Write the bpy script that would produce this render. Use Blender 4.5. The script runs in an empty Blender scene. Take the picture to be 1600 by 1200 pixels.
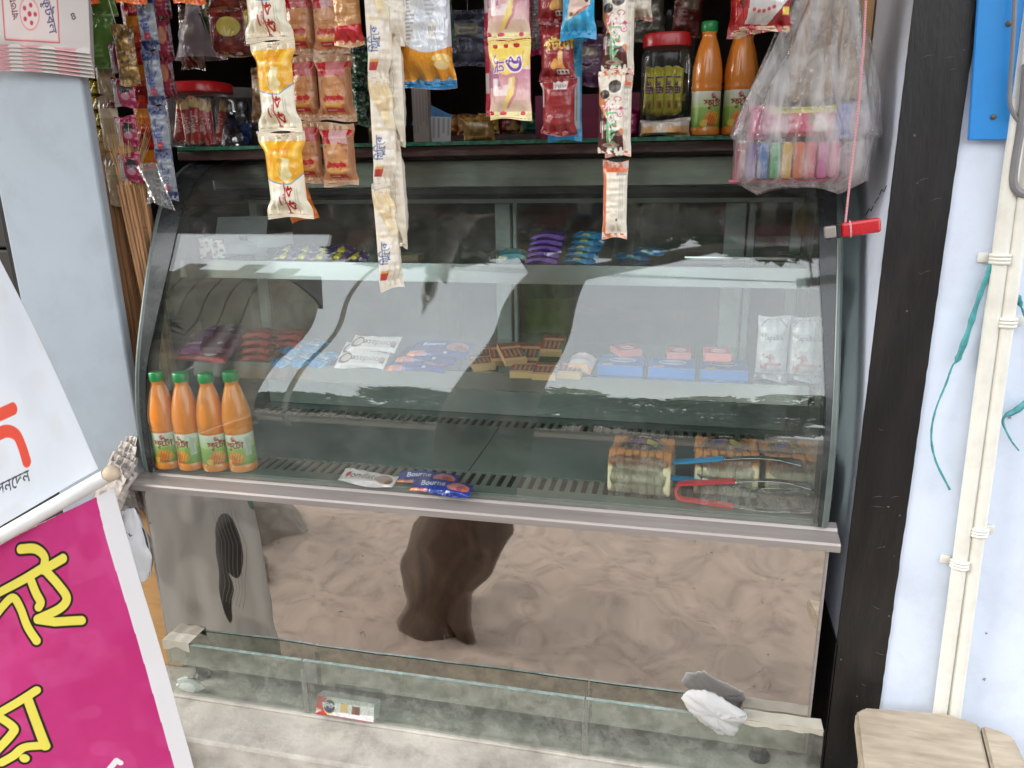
import bpy, bmesh, math, random
import numpy as np
from mathutils import Vector, Matrix, Euler

sc = bpy.context.scene
COL = sc.collection
random.seed(7)
rng = np.random.default_rng(11)

# ------------------------------------------------------------------ camera
FPX = 1197.85                      # focal length in pixels of a 1600 px wide frame
YAW, PITCH, ROLL = .22638077, .286101142, -.0167986841
CAM = np.array([1.04530416, -1.18640809, .5987273])
_cy, _sy = math.cos(YAW), math.sin(YAW)
_F = np.array([-_sy*math.cos(PITCH), _cy*math.cos(PITCH), -math.sin(PITCH)])
_r = np.array([_cy, _sy, 0.]); _u = np.cross(_r, _F)
_R = _r*math.cos(ROLL) + _u*math.sin(ROLL)
_U = -_r*math.sin(ROLL) + _u*math.cos(ROLL)
cd = bpy.data.cameras.new('camera'); cam = bpy.data.objects.new('camera', cd); COL.objects.link(cam)
cd.sensor_width = 36.0; cd.lens = FPX/1600*36; cd.clip_start = .02; cd.clip_end = 2000
mw = Matrix.Identity(4)
for i in range(3):
    mw[i][0], mw[i][1], mw[i][2], mw[i][3] = _R[i], _U[i], -_F[i], CAM[i]
cam.matrix_world = mw
sc.camera = cam

# ------------------------------------------------------------------ overcast sky, soft sun, exposure
SUN_EL, SUN_AZ = math.radians(27), math.radians(252)     # azimuth clockwise from +y
world = bpy.data.worlds.new('World'); sc.world = world; world.use_nodes = True
wt = world.node_tree; wt.nodes.clear()
wo = wt.nodes.new('ShaderNodeOutputWorld'); wb = wt.nodes.new('ShaderNodeBackground')
sky = wt.nodes.new('ShaderNodeTexSky'); sky.sky_type = 'NISHITA'; sky.sun_disc = False
sky.sun_elevation = SUN_EL; sky.sun_rotation = SUN_AZ; sky.dust_density = 4.0; sky.air_density = 1.0
tc = wt.nodes.new('ShaderNodeTexCoord'); cn = wt.nodes.new('ShaderNodeTexNoise')
cn.inputs['Scale'].default_value = 1.6; cn.inputs['Detail'].default_value = 5
wt.links.new(tc.outputs['Generated'], cn.inputs['Vector'])
cr = wt.nodes.new('ShaderNodeValToRGB')
cr.color_ramp.elements[0].position = .25; cr.color_ramp.elements[0].color = (10.5, 11.0, 11.8, 1)
cr.color_ramp.elements[1].position = .75; cr.color_ramp.elements[1].color = (13.5, 13.8, 14.2, 1)
wt.links.new(cn.outputs['Fac'], cr.inputs['Fac'])
wm = wt.nodes.new('ShaderNodeMixRGB'); wm.inputs['Fac'].default_value = .9
wt.links.new(sky.outputs['Color'], wm.inputs['Color1']); wt.links.new(cr.outputs['Color'], wm.inputs['Color2'])
wt.links.new(wm.outputs['Color'], wb.inputs['Color']); wb.inputs['Strength'].default_value = .10
wt.links.new(wb.outputs['Background'], wo.inputs['Surface'])

sl = bpy.data.lights.new('sun', 'SUN'); sl.energy = 1.3; sl.angle = math.radians(32); sl.color = (1, .97, .92)
so = bpy.data.objects.new('sun', sl); COL.objects.link(so)
_sd = Vector((math.sin(SUN_AZ)*math.cos(SUN_EL), math.cos(SUN_AZ)*math.cos(SUN_EL), math.sin(SUN_EL)))
so.rotation_euler = _sd.to_track_quat('Z', 'Y').to_euler()

sc.view_settings.view_transform = 'Standard'; sc.view_settings.look = 'None'
sc.view_settings.gamma = 1; sc.view_settings.use_curve_mapping = False
sc.view_settings.exposure = 1.38
sc.render.engine = 'CYCLES'
cy = sc.cycles
cy.use_denoising = True
cy.max_bounces = 12; cy.diffuse_bounces = 4; cy.glossy_bounces = 6; cy.transmission_bounces = 6
cy.transparent_max_bounces = 32; cy.sample_clamp_indirect = 6; cy.caustics_reflective = False; cy.caustics_refractive = False

# ------------------------------------------------------------------ pixel of the 1600x1200 photo -> point of the place
def ray(x, y):
    return (x-800)/FPX*_R - (y-600)/FPX*_U + _F
def at(x, y, Y):
    d = ray(x, y); return CAM + d*((Y-CAM[1])/d[1])
def atz(x, y, Z):
    d = ray(x, y); return CAM + d*((Z-CAM[2])/d[2])
def atx(x, y, X):
    d = ray(x, y); return CAM + d*((X-CAM[0])/d[0])
def span(x0, x1, y0, y1, Y):
    """centre, width and height on the plane y=Y of a box given in photo pixels"""
    xm, ym = (x0+x1)/2, (y0+y1)/2
    c = at(xm, ym, Y); w = at(x1, ym, Y)[0]-at(x0, ym, Y)[0]; h = at(xm, y0, Y)[2]-at(xm, y1, Y)[2]
    return c, w, h

# ------------------------------------------------------------------ tags
def tag(o, label=None, cat=None, group=None, kind=None):
    if label: o['label'] = label
    if cat: o['category'] = cat
    if group: o['group'] = group
    if kind: o['kind'] = kind
    return o
def empty(name, loc, label=None, cat=None, group=None, rot=(0, 0, 0)):
    o = bpy.data.objects.new(name, None); COL.objects.link(o)
    o.location = loc; o.rotation_euler = rot; o.empty_display_size = .02
    return tag(o, label, cat, group)
def copy_tree(o, parent=None):
    c = o.copy(); COL.objects.link(c); c.parent = parent
    for ch in list(o.children): copy_tree(ch, c)
    return c

def lin(c):
    c = np.asarray(c, float)/255.
    return np.where(c <= .04045, c/12.92, ((c+.055)/1.055)**2.4)

# ------------------------------------------------------------------ materials
MATS = {}
def nodes(m):
    m.use_nodes = True
    nt = m.node_tree; return nt, nt.nodes['Principled BSDF']
def N(nt, t, **kw):
    n = nt.nodes.new(t)
    for k, v in kw.items():
        if k in n.inputs: n.inputs[k].default_value = v
        else: setattr(n, k, v)
    return n
def mat(name, c, rough=.5, metal=0, var=.12, vscale=30, bump=0, bscale=120, spec=.5, coat=0, dirt=None, dscale=6, damt=.5, stretch=None):
    """plain surface with mottled colour, roughness variation and optional bump and dirt"""
    if name in MATS: return MATS[name]
    m = bpy.data.materials.new(name); nt, p = nodes(m); L = nt.links.new
    base = lin(c) if max(c) > 1.001 else np.array(c)
    tcn = N(nt, 'ShaderNodeTexCoord'); vec = tcn.outputs['Object']
    if stretch:
        mp = N(nt, 'ShaderNodeMapping'); mp.inputs['Scale'].default_value = stretch; L(vec, mp.inputs['Vector']); vec = mp.outputs['Vector']
    n1 = N(nt, 'ShaderNodeTexNoise', Scale=vscale, Detail=6.0); L(vec, n1.inputs['Vector'])
    r1 = N(nt, 'ShaderNodeValToRGB'); e = r1.color_ramp.elements
    e[0].position = .3; e[1].position = .7
    e[0].color = (*np.clip(base*(1-var), 0, 1), 1); e[1].color = (*np.clip(base*(1+var), 0, 1), 1)
    L(n1.outputs['Fac'], r1.inputs['Fac']); out = r1.outputs['Color']
    if dirt is not None:
        n2 = N(nt, 'ShaderNodeTexNoise', Scale=dscale, Detail=8.0, Roughness=.65); L(vec, n2.inputs['Vector'])
        r2 = N(nt, 'ShaderNodeValToRGB'); r2.color_ramp.elements[0].position = .48; r2.color_ramp.elements[1].position = .75
        r2.color_ramp.elements[0].color = (0, 0, 0, 1); r2.color_ramp.elements[1].color = (damt, damt, damt, 1)
        L(n2.outputs['Fac'], r2.inputs['Fac'])
        mx = N(nt, 'ShaderNodeMixRGB'); L(r2.outputs['Color'], mx.inputs['Fac']); L(out, mx.inputs['Color1'])
        mx.inputs['Color2'].default_value = (*lin(dirt), 1); out = mx.outputs['Color']
    L(out, p.inputs['Base Color'])
    mr = N(nt, 'ShaderNodeMapRange'); mr.inputs['To Min'].default_value = max(0, rough-.07); mr.inputs['To Max'].default_value = min(1, rough+.1)
    L(n1.outputs['Fac'], mr.inputs['Value']); L(mr.outputs['Result'], p.inputs['Roughness'])
    p.inputs['Metallic'].default_value = metal; p.inputs['Specular IOR Level'].default_value = spec
    p.inputs['Coat Weight'].default_value = coat
    if bump:
        n3 = N(nt, 'ShaderNodeTexNoise', Scale=bscale, Detail=5.0); L(vec, n3.inputs['Vector'])
        b = N(nt, 'ShaderNodeBump', Strength=bump, Distance=.002); L(n3.outputs['Fac'], b.inputs['Height']); L(b.outputs['Normal'], p.inputs['Normal'])
    MATS[name] = m; return m

def print_mat(name, rough=.3, bump=.25, bscale=60, coat=.3, metal=0.0):
    """printed film or paper: the print is the mesh's colour attribute, wrinkles are bump"""
    if name in MATS: return MATS[name]
    m = bpy.data.materials.new(name); nt, p = nodes(m); L = nt.links.new
    a = N(nt, 'ShaderNodeVertexColor', layer_name='print')
    L(a.outputs['Color'], p.inputs['Base Color'])
    tcn = N(nt, 'ShaderNodeTexCoord'); mp = N(nt, 'ShaderNodeMapping'); mp.inputs['Scale'].default_value = (1.6, 1, .7)
    L(tcn.outputs['Object'], mp.inputs['Vector'])
    n = N(nt, 'ShaderNodeTexNoise', Scale=bscale, Detail=3.0, Distortion=1.2); L(mp.outputs['Vector'], n.inputs['Vector'])
    b = N(nt, 'ShaderNodeBump', Strength=bump, Distance=.004); L(n.outputs['Fac'], b.inputs['Height']); L(b.outputs['Normal'], p.inputs['Normal'])
    p.inputs['Roughness'].default_value = rough; p.inputs['Coat Weight'].default_value = coat; p.inputs['Coat Roughness'].default_value = .07
    p.inputs['Metallic'].default_value = metal
    L(b.outputs['Normal'], p.inputs['Coat Normal'])
    MATS[name] = m; return m

def glass_mat(name, tint=(.93, .97, .95), rough=.0, dust=.03, boost=1.0, wave=0.0, dsc=7.0):
    """clear sheet: see-through with mirror-like Fresnel reflections and a little dust"""
    if name in MATS: return MATS[name]
    m = bpy.data.materials.new(name); nt, p = nodes(m); L = nt.links.new
    nt.nodes.remove(p); out = [x for x in nt.nodes if x.type == 'OUTPUT_MATERIAL'][0]
    g = N(nt, 'ShaderNodeNewGeometry'); mi = N(nt, 'ShaderNodeMapRange')
    mi.inputs['To Min'].default_value = 1.5*boost; mi.inputs['To Max'].default_value = 1/(1.5*boost)
    L(g.outputs['Backfacing'], mi.inputs['Value'])
    f = N(nt, 'ShaderNodeFresnel'); L(mi.outputs['Result'], f.inputs['IOR'])
    t = N(nt, 'ShaderNodeBsdfTransparent'); t.inputs['Color'].default_value = (*tint, 1)
    gl = N(nt, 'ShaderNodeBsdfGlossy'); gl.inputs['Roughness'].default_value = rough
    mx = N(nt, 'ShaderNodeMixShader'); L(f.outputs['Fac'], mx.inputs['Fac']); L(t.outputs['BSDF'], mx.inputs[1]); L(gl.outputs['BSDF'], mx.inputs[2])
    tcn = N(nt, 'ShaderNodeTexCoord')
    if wave:
        nw = N(nt, 'ShaderNodeTexNoise', Scale=5.0, Detail=1.0); L(tcn.outputs['Object'], nw.inputs['Vector'])
        bw = N(nt, 'ShaderNodeBump', Strength=wave, Distance=.004); L(nw.outputs['Fac'], bw.inputs['Height'])
        L(bw.outputs['Normal'], gl.inputs['Normal']); L(bw.outputs['Normal'], f.inputs['Normal'])
    d = N(nt, 'ShaderNodeBsdfDiffuse'); d.inputs['Color'].default_value = (.6, .58, .54, 1)
    n = N(nt, 'ShaderNodeTexNoise', Scale=dsc, Detail=9.0, Roughness=.75); L(tcn.outputs['Object'], n.inputs['Vector'])
    r = N(nt, 'ShaderNodeMapRange'); r.inputs['From Min'].default_value = .45; r.inputs['From Max'].default_value = .85; r.inputs['To Min'].default_value = dust*.25; r.inputs['To Max'].default_value = dust*3
    L(n.outputs['Fac'], r.inputs['Value'])
    m2 = N(nt, 'ShaderNodeMixShader'); L(r.outputs['Result'], m2.inputs['Fac']); L(mx.outputs['Shader'], m2.inputs[1]); L(d.outputs['BSDF'], m2.inputs[2])
    L(m2.outputs['Shader'], out.inputs['Surface'])
    MATS[name] = m; return m

def film_mat(name, white=.18, col=(.85, .85, .85), rough=.12, bump=.5, bscale=45, gloss=1.0, glare=0.0):
    """thin plastic film: transparent, glossy, slightly milky"""
    if name in MATS: return MATS[name]
    m = bpy.data.materials.new(name); nt, p = nodes(m); L = nt.links.new
    nt.nodes.remove(p); out = [x for x in nt.nodes if x.type == 'OUTPUT_MATERIAL'][0]
    tcn = N(nt, 'ShaderNodeTexCoord'); n = N(nt, 'ShaderNodeTexNoise', Scale=bscale, Detail=4.0, Distortion=1.5); L(tcn.outputs['Object'], n.inputs['Vector'])
    b = N(nt, 'ShaderNodeBump', Strength=bump, Distance=.006); L(n.outputs['Fac'], b.inputs['Height'])
    lw = N(nt, 'ShaderNodeLayerWeight', Blend=.25*gloss); L(b.outputs['Normal'], lw.inputs['Normal'])
    t = N(nt, 'ShaderNodeBsdfTransparent'); t.inputs['Color'].default_value = (.97, .97, .97, 1)
    gl = N(nt, 'ShaderNodeBsdfGlossy'); gl.inputs['Roughness'].default_value = rough; L(b.outputs['Normal'], gl.inputs['Normal'])
    mx = N(nt, 'ShaderNodeMixShader'); L(lw.outputs['Fresnel'], mx.inputs['Fac']); L(t.outputs['BSDF'], mx.inputs[1]); L(gl.outputs['BSDF'], mx.inputs[2])
    tl = N(nt, 'ShaderNodeBsdfTranslucent'); tl.inputs['Color'].default_value = (*col, 1)
    df = N(nt, 'ShaderNodeBsdfDiffuse'); df.inputs['Color'].default_value = (*col, 1)
    ml = N(nt, 'ShaderNodeMixShader'); ml.inputs['Fac'].default_value = .5; L(tl.outputs['BSDF'], ml.inputs[1]); L(df.outputs['BSDF'], ml.inputs[2])
    m2 = N(nt, 'ShaderNodeMixShader'); m2.inputs['Fac'].default_value = white
    if glare:  # milky white streaks painted into the film as highlights
        mp = N(nt, 'ShaderNodeMapping'); mp.inputs['Scale'].default_value = (1, 1, .22); L(tcn.outputs['Object'], mp.inputs['Vector'])
        ns = N(nt, 'ShaderNodeTexNoise', Scale=38.0, Detail=5.0, Distortion=1.0); L(mp.outputs['Vector'], ns.inputs['Vector'])
        ms = N(nt, 'ShaderNodeMapRange'); ms.inputs['From Min'].default_value = .42; ms.inputs['From Max'].default_value = .72; ms.inputs['To Min'].default_value = white; ms.inputs['To Max'].default_value = glare
        L(ns.outputs['Fac'], ms.inputs['Value']); L(ms.outputs['Result'], m2.inputs['Fac'])
    L(mx.outputs['Shader'], m2.inputs[1]); L(ml.outputs['Shader'], m2.inputs[2])
    L(m2.outputs['Shader'], out.inputs['Surface'])
    MATS[name] = m; return m

# ------------------------------------------------------------------ mesh helpers
def mesh_np(name, V, Fq, mats=None, parent=None, col=None, smooth=True, loc=None, rot=None):
    """object from numpy vertices (n,3) and quad faces (m,4)"""
    me = bpy.data.meshes.new(name); V = np.ascontiguousarray(V, np.float32); Fq = np.ascontiguousarray(Fq, np.int32)
    k = Fq.shape[1]
    me.vertices.add(len(V)); me.vertices.foreach_set('co', V.ravel())
    me.loops.add(Fq.size); me.loops.foreach_set('vertex_index', Fq.ravel())
    me.polygons.add(len(Fq)); me.polygons.foreach_set('loop_start', np.arange(0, Fq.size, k, dtype=np.int32))
    me.polygons.foreach_set('use_smooth', np.full(len(Fq), smooth))
    me.update(calc_edges=True); me.validate()
    if col is not None:
        a = me.color_attributes.new('print', 'FLOAT_COLOR', 'POINT')
        c4 = np.ones((len(V), 4), np.float32); c4[:, :3] = col; a.data.foreach_set('color', c4.ravel())
    if mats is not None: me.materials.append(mats)
    return link(name, me, parent, loc, rot)
def link(name, me, parent=None, loc=None, rot=None):
    o = bpy.data.objects.new(name, me); COL.objects.link(o)
    if parent is not None: o.parent = parent
    if loc is not None: o.location = loc
    if rot is not None: o.rotation_euler = rot
    return o
def local(parent, p):
    """world point -> child location under an unrotated Empty"""
    return (p[0]-parent.location[0], p[1]-parent.location[1], p[2]-parent.location[2])

class MB:
    """collects shapes into one bmesh"""
    def __init__(s): s.bm = bmesh.new()
    def box(s, lo, hi, bev=0, M=None, seg=2):
        b = bmesh.new(); bmesh.ops.create_cube(b, size=1)
        for v in b.verts:
            v.co = Vector([(lo[i]+hi[i])/2 + v.co[i]*(hi[i]-lo[i]) for i in range(3)])
        if bev: bmesh.ops.bevel(b, geom=b.edges[:], offset=bev, segments=seg, profile=.5, affect='EDGES')
        if M is not None: bmesh.ops.transform(b, matrix=M, verts=b.verts)
        s._join(b); return s
    def _join(s, b):
        me = bpy.data.meshes.new('t'); b.to_mesh(me); s.bm.from_mesh(me); bpy.data.meshes.remove(me); b.free()
    def prism(s, pts, d, bev=0):
        """polygon pts (3-D, planar) extruded by vector d"""
        b = bmesh.new(); n = len(pts); d = Vector(d)
        a = [b.verts.new(Vector(p)) for p in pts]; c = [b.verts.new(Vector(p)+d) for p in pts]
        b.faces.new(a[::-1]); b.faces.new(c)
        for i in range(n): b.faces.new((a[i], a[(i+1) % n], c[(i+1) % n], c[i]))
        bmesh.ops.recalc_face_normals(b, faces=b.faces)
        if bev: bmesh.ops.bevel(b, geom=b.edges[:], offset=bev, segments=2, affect='EDGES')
        s._join(b); return s
    def tube(s, pts, r, n=8, cap=True):
        """round tube along points; r number or list"""
        P = [Vector(p) for p in pts]; R = r if hasattr(r, '__len__') else [r]*len(P)
        rings = []; up = None
        for i, p in enumerate(P):
            t = (P[min(i+1, len(P)-1)]-P[max(i-1, 0)]).normalized()
            if up is None:
                up = Vector((0, 0, 1)) if abs(t.z) < .9 else Vector((0, 1, 0))
            a = t.cross(up).normalized(); up = a.cross(t).normalized(); bb = up
            rings.append([s.bm.verts.new(p + R[i]*(math.cos(k*2*math.pi/n)*a + math.sin(k*2*math.pi/n)*bb)) for k in range(n)])
        for i in range(len(rings)-1):
            for k in range(n):
                s.bm.faces.new((rings[i][k], rings[i][(k+1) % n], rings[i+1][(k+1) % n], rings[i+1][k]))
        if cap:
            s.bm.faces.new(rings[0]); s.bm.faces.new(rings[-1][::-1])
        return s
    def lathe(s, prof, n=24, c=(0, 0, 0), cap=True):
        rings = []
        for r, z in prof:
            rings.append([s.bm.verts.new((c[0]+r*math.cos(k*2*math.pi/n), c[1]+r*math.sin(k*2*math.pi/n), c[2]+z)) for k in range(n)])
        for i in range(len(rings)-1):
            for k in range(n):
                s.bm.faces.new((rings[i][k], rings[i][(k+1) % n], rings[i+1][(k+1) % n], rings[i+1][k]))
        if cap: s.bm.faces.new(rings[0][::-1]); s.bm.faces.new(rings[-1])
        return s
    def grid(s, fn, nu, nv):
        g = [[s.bm.verts.new(fn(i/nu, j/nv)) for i in range(nu+1)] for j in range(nv+1)]
        for j in range(nv):
            for i in range(nu): s.bm.faces.new((g[j][i], g[j][i+1], g[j+1][i+1], g[j+1][i]))
        return s
    def build(s, name, m, parent=None, smooth=False, loc=None, rot=None, recalc=True):
        if recalc: bmesh.ops.recalc_face_normals(s.bm, faces=s.bm.faces)
        me = bpy.data.meshes.new(name); s.bm.to_mesh(me); s.bm.free()
        if smooth:
            for p in me.polygons: p.use_smooth = True
            if smooth != 'all': me.set_sharp_from_angle(angle=math.radians(smooth if smooth is not True else 40))
        me.materials.append(m)
        return link(name, me, parent, loc, rot)

# ------------------------------------------------------------------ print (flat artwork laid into a mesh's colours)
_tcache = {}
def text_tris(s, bold=0.0):
    k = (s, bold)
    if k in _tcache: return _tcache[k]
    c = bpy.data.curves.new('t', 'FONT'); c.body = s; c.align_x = 'CENTER'; c.offset = bold; c.resolution_u = 3
    o = bpy.data.objects.new('t', c); COL.objects.link(o); bpy.context.view_layer.update()
    me = o.to_mesh(); me.calc_loop_triangles()
    v = np.array([x.co[:2] for x in me.vertices]).reshape(-1, 2); t = np.array([x.vertices[:] for x in me.loop_triangles]).reshape(-1, 3)
    T = v[t] if len(t) else np.zeros((0, 3, 2))
    o.to_mesh_clear(); bpy.data.objects.remove(o); bpy.data.curves.remove(c)
    if len(T): T = T - np.array([(T[..., 0].min()+T[..., 0].max())/2, (T[..., 1].min()+T[..., 1].max())/2])
    _tcache[k] = T; return T

class Art:
    """colours on a w x h metre rectangle sampled on an nx x ny grid; x right, y up, both 0..1"""
    def __init__(s, w, h, cell=.0013):
        s.w, s.h = w, h; s.nx = max(6, int(w/cell)); s.ny = max(6, int(h/cell)); s.cell = cell
        s.x, s.y = np.meshgrid(np.linspace(0, 1, s.nx), np.linspace(0, 1, s.ny))
        s.c = np.zeros((s.ny, s.nx, 3)); s.c[:] = lin((235, 230, 215))
    def put(s, mask, col):
        s.c += (lin(col)-s.c)*np.clip(mask, 0, 1)[..., None]; return s
    def fill(s, col): s.c[:] = lin(col); return s
    def sd(s, d): return np.clip(.5-d/s.cell, 0, 1)
    def rect(s, x0, y0, x1, y1, col, a=1):
        d = np.maximum(np.abs(s.x-(x0+x1)/2)-(x1-x0)/2, -9)*s.w; e = (np.abs(s.y-(y0+y1)/2)-(y1-y0)/2)*s.h
        return s.put(s.sd(np.maximum(d, e))*a, col)
    def ell(s, cx, cy, rx, ry, col, a=1):
        q = np.hypot((s.x-cx)/rx, (s.y-cy)/ry); return s.put(s.sd((q-1)*min(rx*s.w, ry*s.h))*a, col)
    def below(s, fn, col, a=1):
        """everything under the curve y=fn(x)"""
        return s.put(s.sd((s.y-fn(s.x))*s.h)*a, col)
    def grad(s, y0, y1, c0, c1):
        t = np.clip((s.y-y0)/(y1-y0), 0, 1)[..., None]; m = ((s.y >= y0) & (s.y <= y1))[..., None]
        s.c = np.where(m, lin(c0)*(1-t)+lin(c1)*t, s.c); return s
    def poly(s, pts, col, a=1):
        X, Y = s.x, s.y; ins = np.zeros(X.shape, bool); n = len(pts)
        for i in range(n):
            (x1, y1), (x2, y2) = pts[i], pts[(i+1) % n]
            if y1 == y2: continue
            c = ((y1 > Y) != (y2 > Y)) & (X < (x2-x1)*(Y-y1)/(y2-y1)+x1); ins ^= c
        return s.put(ins*float(a), col)
    def stroke(s, pts, r, col, a=1):
        """polyline of half-width r metres"""
        P = np.array(pts, float)*[s.w, s.h]; X, Y = s.x*s.w, s.y*s.h; D = np.full(X.shape, 9.)
        for p, q in zip(P[:-1], P[1:]):
            d = q-p; L2 = max(d@d, 1e-12); t = np.clip(((X-p[0])*d[0]+(Y-p[1])*d[1])/L2, 0, 1)
            D = np.minimum(D, np.hypot(X-p[0]-t*d[0], Y-p[1]-t*d[1]))
        return s.put(s.sd(D-r)*a, col)
    def text(s, t, cx, cy, size, col, rot=0, bold=.015, a=1):
        """text of cap height about size*.7 metres centred at cx,cy"""
        T = text_tris(t, bold)*size; X = (s.x-cx)*s.w; Y = (s.y-cy)*s.h
        cr_, sr_ = math.cos(rot), math.sin(rot); X, Y = X*cr_+Y*sr_, -X*sr_+Y*cr_
        m = np.zeros(X.shape)
        if not len(T): return s
        lo, hi = T.reshape(-1, 2).min(0)-.001, T.reshape(-1, 2).max(0)+.001
        sel = (X > lo[0]) & (X < hi[0]) & (Y > lo[1]) & (Y < hi[1])
        if not sel.any(): return s
        xs, ys = X[sel], Y[sel]; mm = np.zeros(xs.shape)
        for ox, oy in ((-.25, -.25), (.25, -.25), (-.25, .25), (.25, .25)):
            xx, yy = xs+ox*s.cell, ys+oy*s.cell; hit = np.zeros(xs.shape, bool)
            for A, B, C in T:
                d = (B[1]-C[1])*(A[0]-C[0])+(C[0]-B[0])*(A[1]-C[1])
                if abs(d) < 1e-14: continue
                l1 = ((B[1]-C[1])*(xx-C[0])+(C[0]-B[0])*(yy-C[1]))/d; l2 = ((C[1]-A[1])*(xx-C[0])+(A[0]-C[0])*(yy-C[1]))/d
                hit |= (l1 >= 0) & (l2 >= 0) & (l1+l2 <= 1)
            mm += hit*.25
        m[sel] = mm
        return s.put(m*a, col)
    def lines(s, x0, y0, x1, y1, n, col, a=.6, vertical=False, seed=1):
        """rows of unreadable small print"""
        r = random.Random(seed)
        for i in range(n):
            f = (i+.5)/n; g = r.uniform(.55, 1)
            if vertical: s.rect(x0+(x1-x0)*(f-.2/n), y1-(y1-y0)*g, x0+(x1-x0)*(f+.2/n), y1, col, a)
            else: s.rect(x0, y1-(y1-y0)*(f+.2/n), x0+(x1-x0)*g, y1-(y1-y0)*(f-.2/n), col, a)
        return s
    def blotch(s, col, a, sc_=5, seed=0, lo=.0, rect=None):
        n = vnoise(s.x*sc_, s.y*sc_*s.h/s.w, seed); m = np.clip((n-lo)*3, 0, 1)*a
        if rect: m = m*((s.x > rect[0]) & (s.x < rect[2]) & (s.y > rect[1]) & (s.y < rect[3]))
        return s.put(m, col)

def vnoise(x, y, seed=0):
    """smooth value noise in -1..1"""
    r = np.random.default_rng(seed+100); T = r.uniform(-1, 1, (64, 64))
    xi, yi = np.floor(x).astype(int), np.floor(y).astype(int); fx, fy = x-xi, y-yi
    fx = fx*fx*(3-2*fx); fy = fy*fy*(3-2*fy)
    g = lambda i, j: T[i % 64, j % 64]
    return (g(xi, yi)*(1-fx)+g(xi+1, yi)*fx)*(1-fy)+(g(xi, yi+1)*(1-fx)+g(xi+1, yi+1)*fx)*fy

def quads(nx, ny, off=0, flip=False):
    i, j = np.meshgrid(np.arange(nx-1), np.arange(ny-1)); a = (j*nx+i).ravel()+off
    q = np.stack([a, a+1, a+nx+1, a+nx], 1); return q[:, ::-1] if flip else q

def pouch_mesh(name, art, t, m, crimp=.09, waist=.12, back=None, seed=0, wr=.0016, side=.0, curl=0.0, ends=(1, 1)):
    """pillow pack: front carries the artwork, crimped flat ends, wrinkles; faces -y, centred at the origin"""
    w, h = art.w, art.h
    def shape(x, y, sgn):
        u = x*2-1; e = np.minimum(y if ends[0] else 9, (1-y) if ends[1] else 9)
        b = np.clip((e-crimp)/.16, 0, 1); b = b*b*(3-2*b)
        hw = w/2*(1-waist*b)
        T = t/2*np.power(np.clip(b, 1e-4, 1), .75)*np.power(np.clip(1-np.abs(u)**2.6, 0, 1), .8)
        near = np.exp(-np.clip(e-crimp, 0, 1)/.10)*(e > crimp*.6)
        W = wr*1.6*near*np.sin(u*11+seed*1.7+3*vnoise(x*3, y*2, seed))
        W = W + wr*vnoise(x*5, y*4*h/w, seed+3)*b + wr*.7*vnoise(x*2.2+7, y*9*h/w, seed+5)*b
        rib = np.where(e < crimp, np.sin(e/crimp*math.pi*7)*.0004, 0)
        Y = -sgn*(T + np.abs(W)*0 ) + (-W if sgn > 0 else W*.5)*np.clip(1-np.abs(u)**6, 0, 1) - rib
        Y = Y + curl*(y-.5)**2 + .003*np.sin(u*3+seed)*np.exp(-e/.06)
        X = u*hw; Z = (y-.5)*h - .004*np.cos(u*2.5+seed)*(np.exp(-y/.05)-np.exp(-(1-y)/.05))*.6
        return np.stack([X, Y, Z], -1)
    Vf = shape(art.x, art.y, 1).reshape(-1, 3)
    bx, by = np.meshgrid(np.linspace(0, 1, max(8, art.nx//5)), np.linspace(0, 1, max(8, art.ny//5)))
    Vb = shape(bx, by, -1).reshape(-1, 3)
    bc = np.tile(lin(back) if back is not None else art.c.reshape(-1, 3).mean(0), (len(Vb), 1))
    V = np.vstack([Vf, Vb]); Fq = np.vstack([quads(art.nx, art.ny), quads(bx.shape[1], bx.shape[0], len(Vf), True)])
    o = mesh_np(name, V, Fq, m, None, np.vstack([art.c.reshape(-1, 3), bc])); me = o.data; bpy.data.objects.remove(o); return me
def box_mesh(name, art, d, m, side=None, top=None):
    """carton: printed front, plain sides; front face -y at y=-d/2, centred"""
    w, h = art.w, art.h
    Vf = np.stack([(art.x-.5)*w, np.full(art.x.shape, -d/2), (art.y-.5)*h], -1).reshape(-1, 3); n = len(Vf)
    c = np.array([[x*w/2, y*d/2, z*h/2] for x, y, z in ((-1, -1, -1), (1, -1, -1), (1, -1, 1), (-1, -1, 1), (-1, 1, -1), (1, 1, -1), (1, 1, 1), (-1, 1, 1))])
    faces = [(1, 5, 6, 2), (5, 4, 7, 6), (4, 0, 3, 7), (3, 2, 6, 7), (4, 5, 1, 0)]
    Vs, Cs, Fs = [], [], []; sc_ = lin(side) if side is not None else art.c.reshape(-1, 3).mean(0); tcl = lin(top) if top is not None else sc_
    for k, f in enumerate(faces):
        Fs.append([n+len(Vs)+i for i in range(4)]); Vs += [c[i] for i in f]; Cs += [tcl if k == 3 else sc_]*4
    o = mesh_np(name, np.vstack([Vf, Vs]), np.vstack([quads(art.nx, art.ny), Fs]), m, None, np.vstack([art.c.reshape(-1, 3), Cs]), smooth=False)
    me = o.data; bpy.data.objects.remove(o); return me
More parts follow.
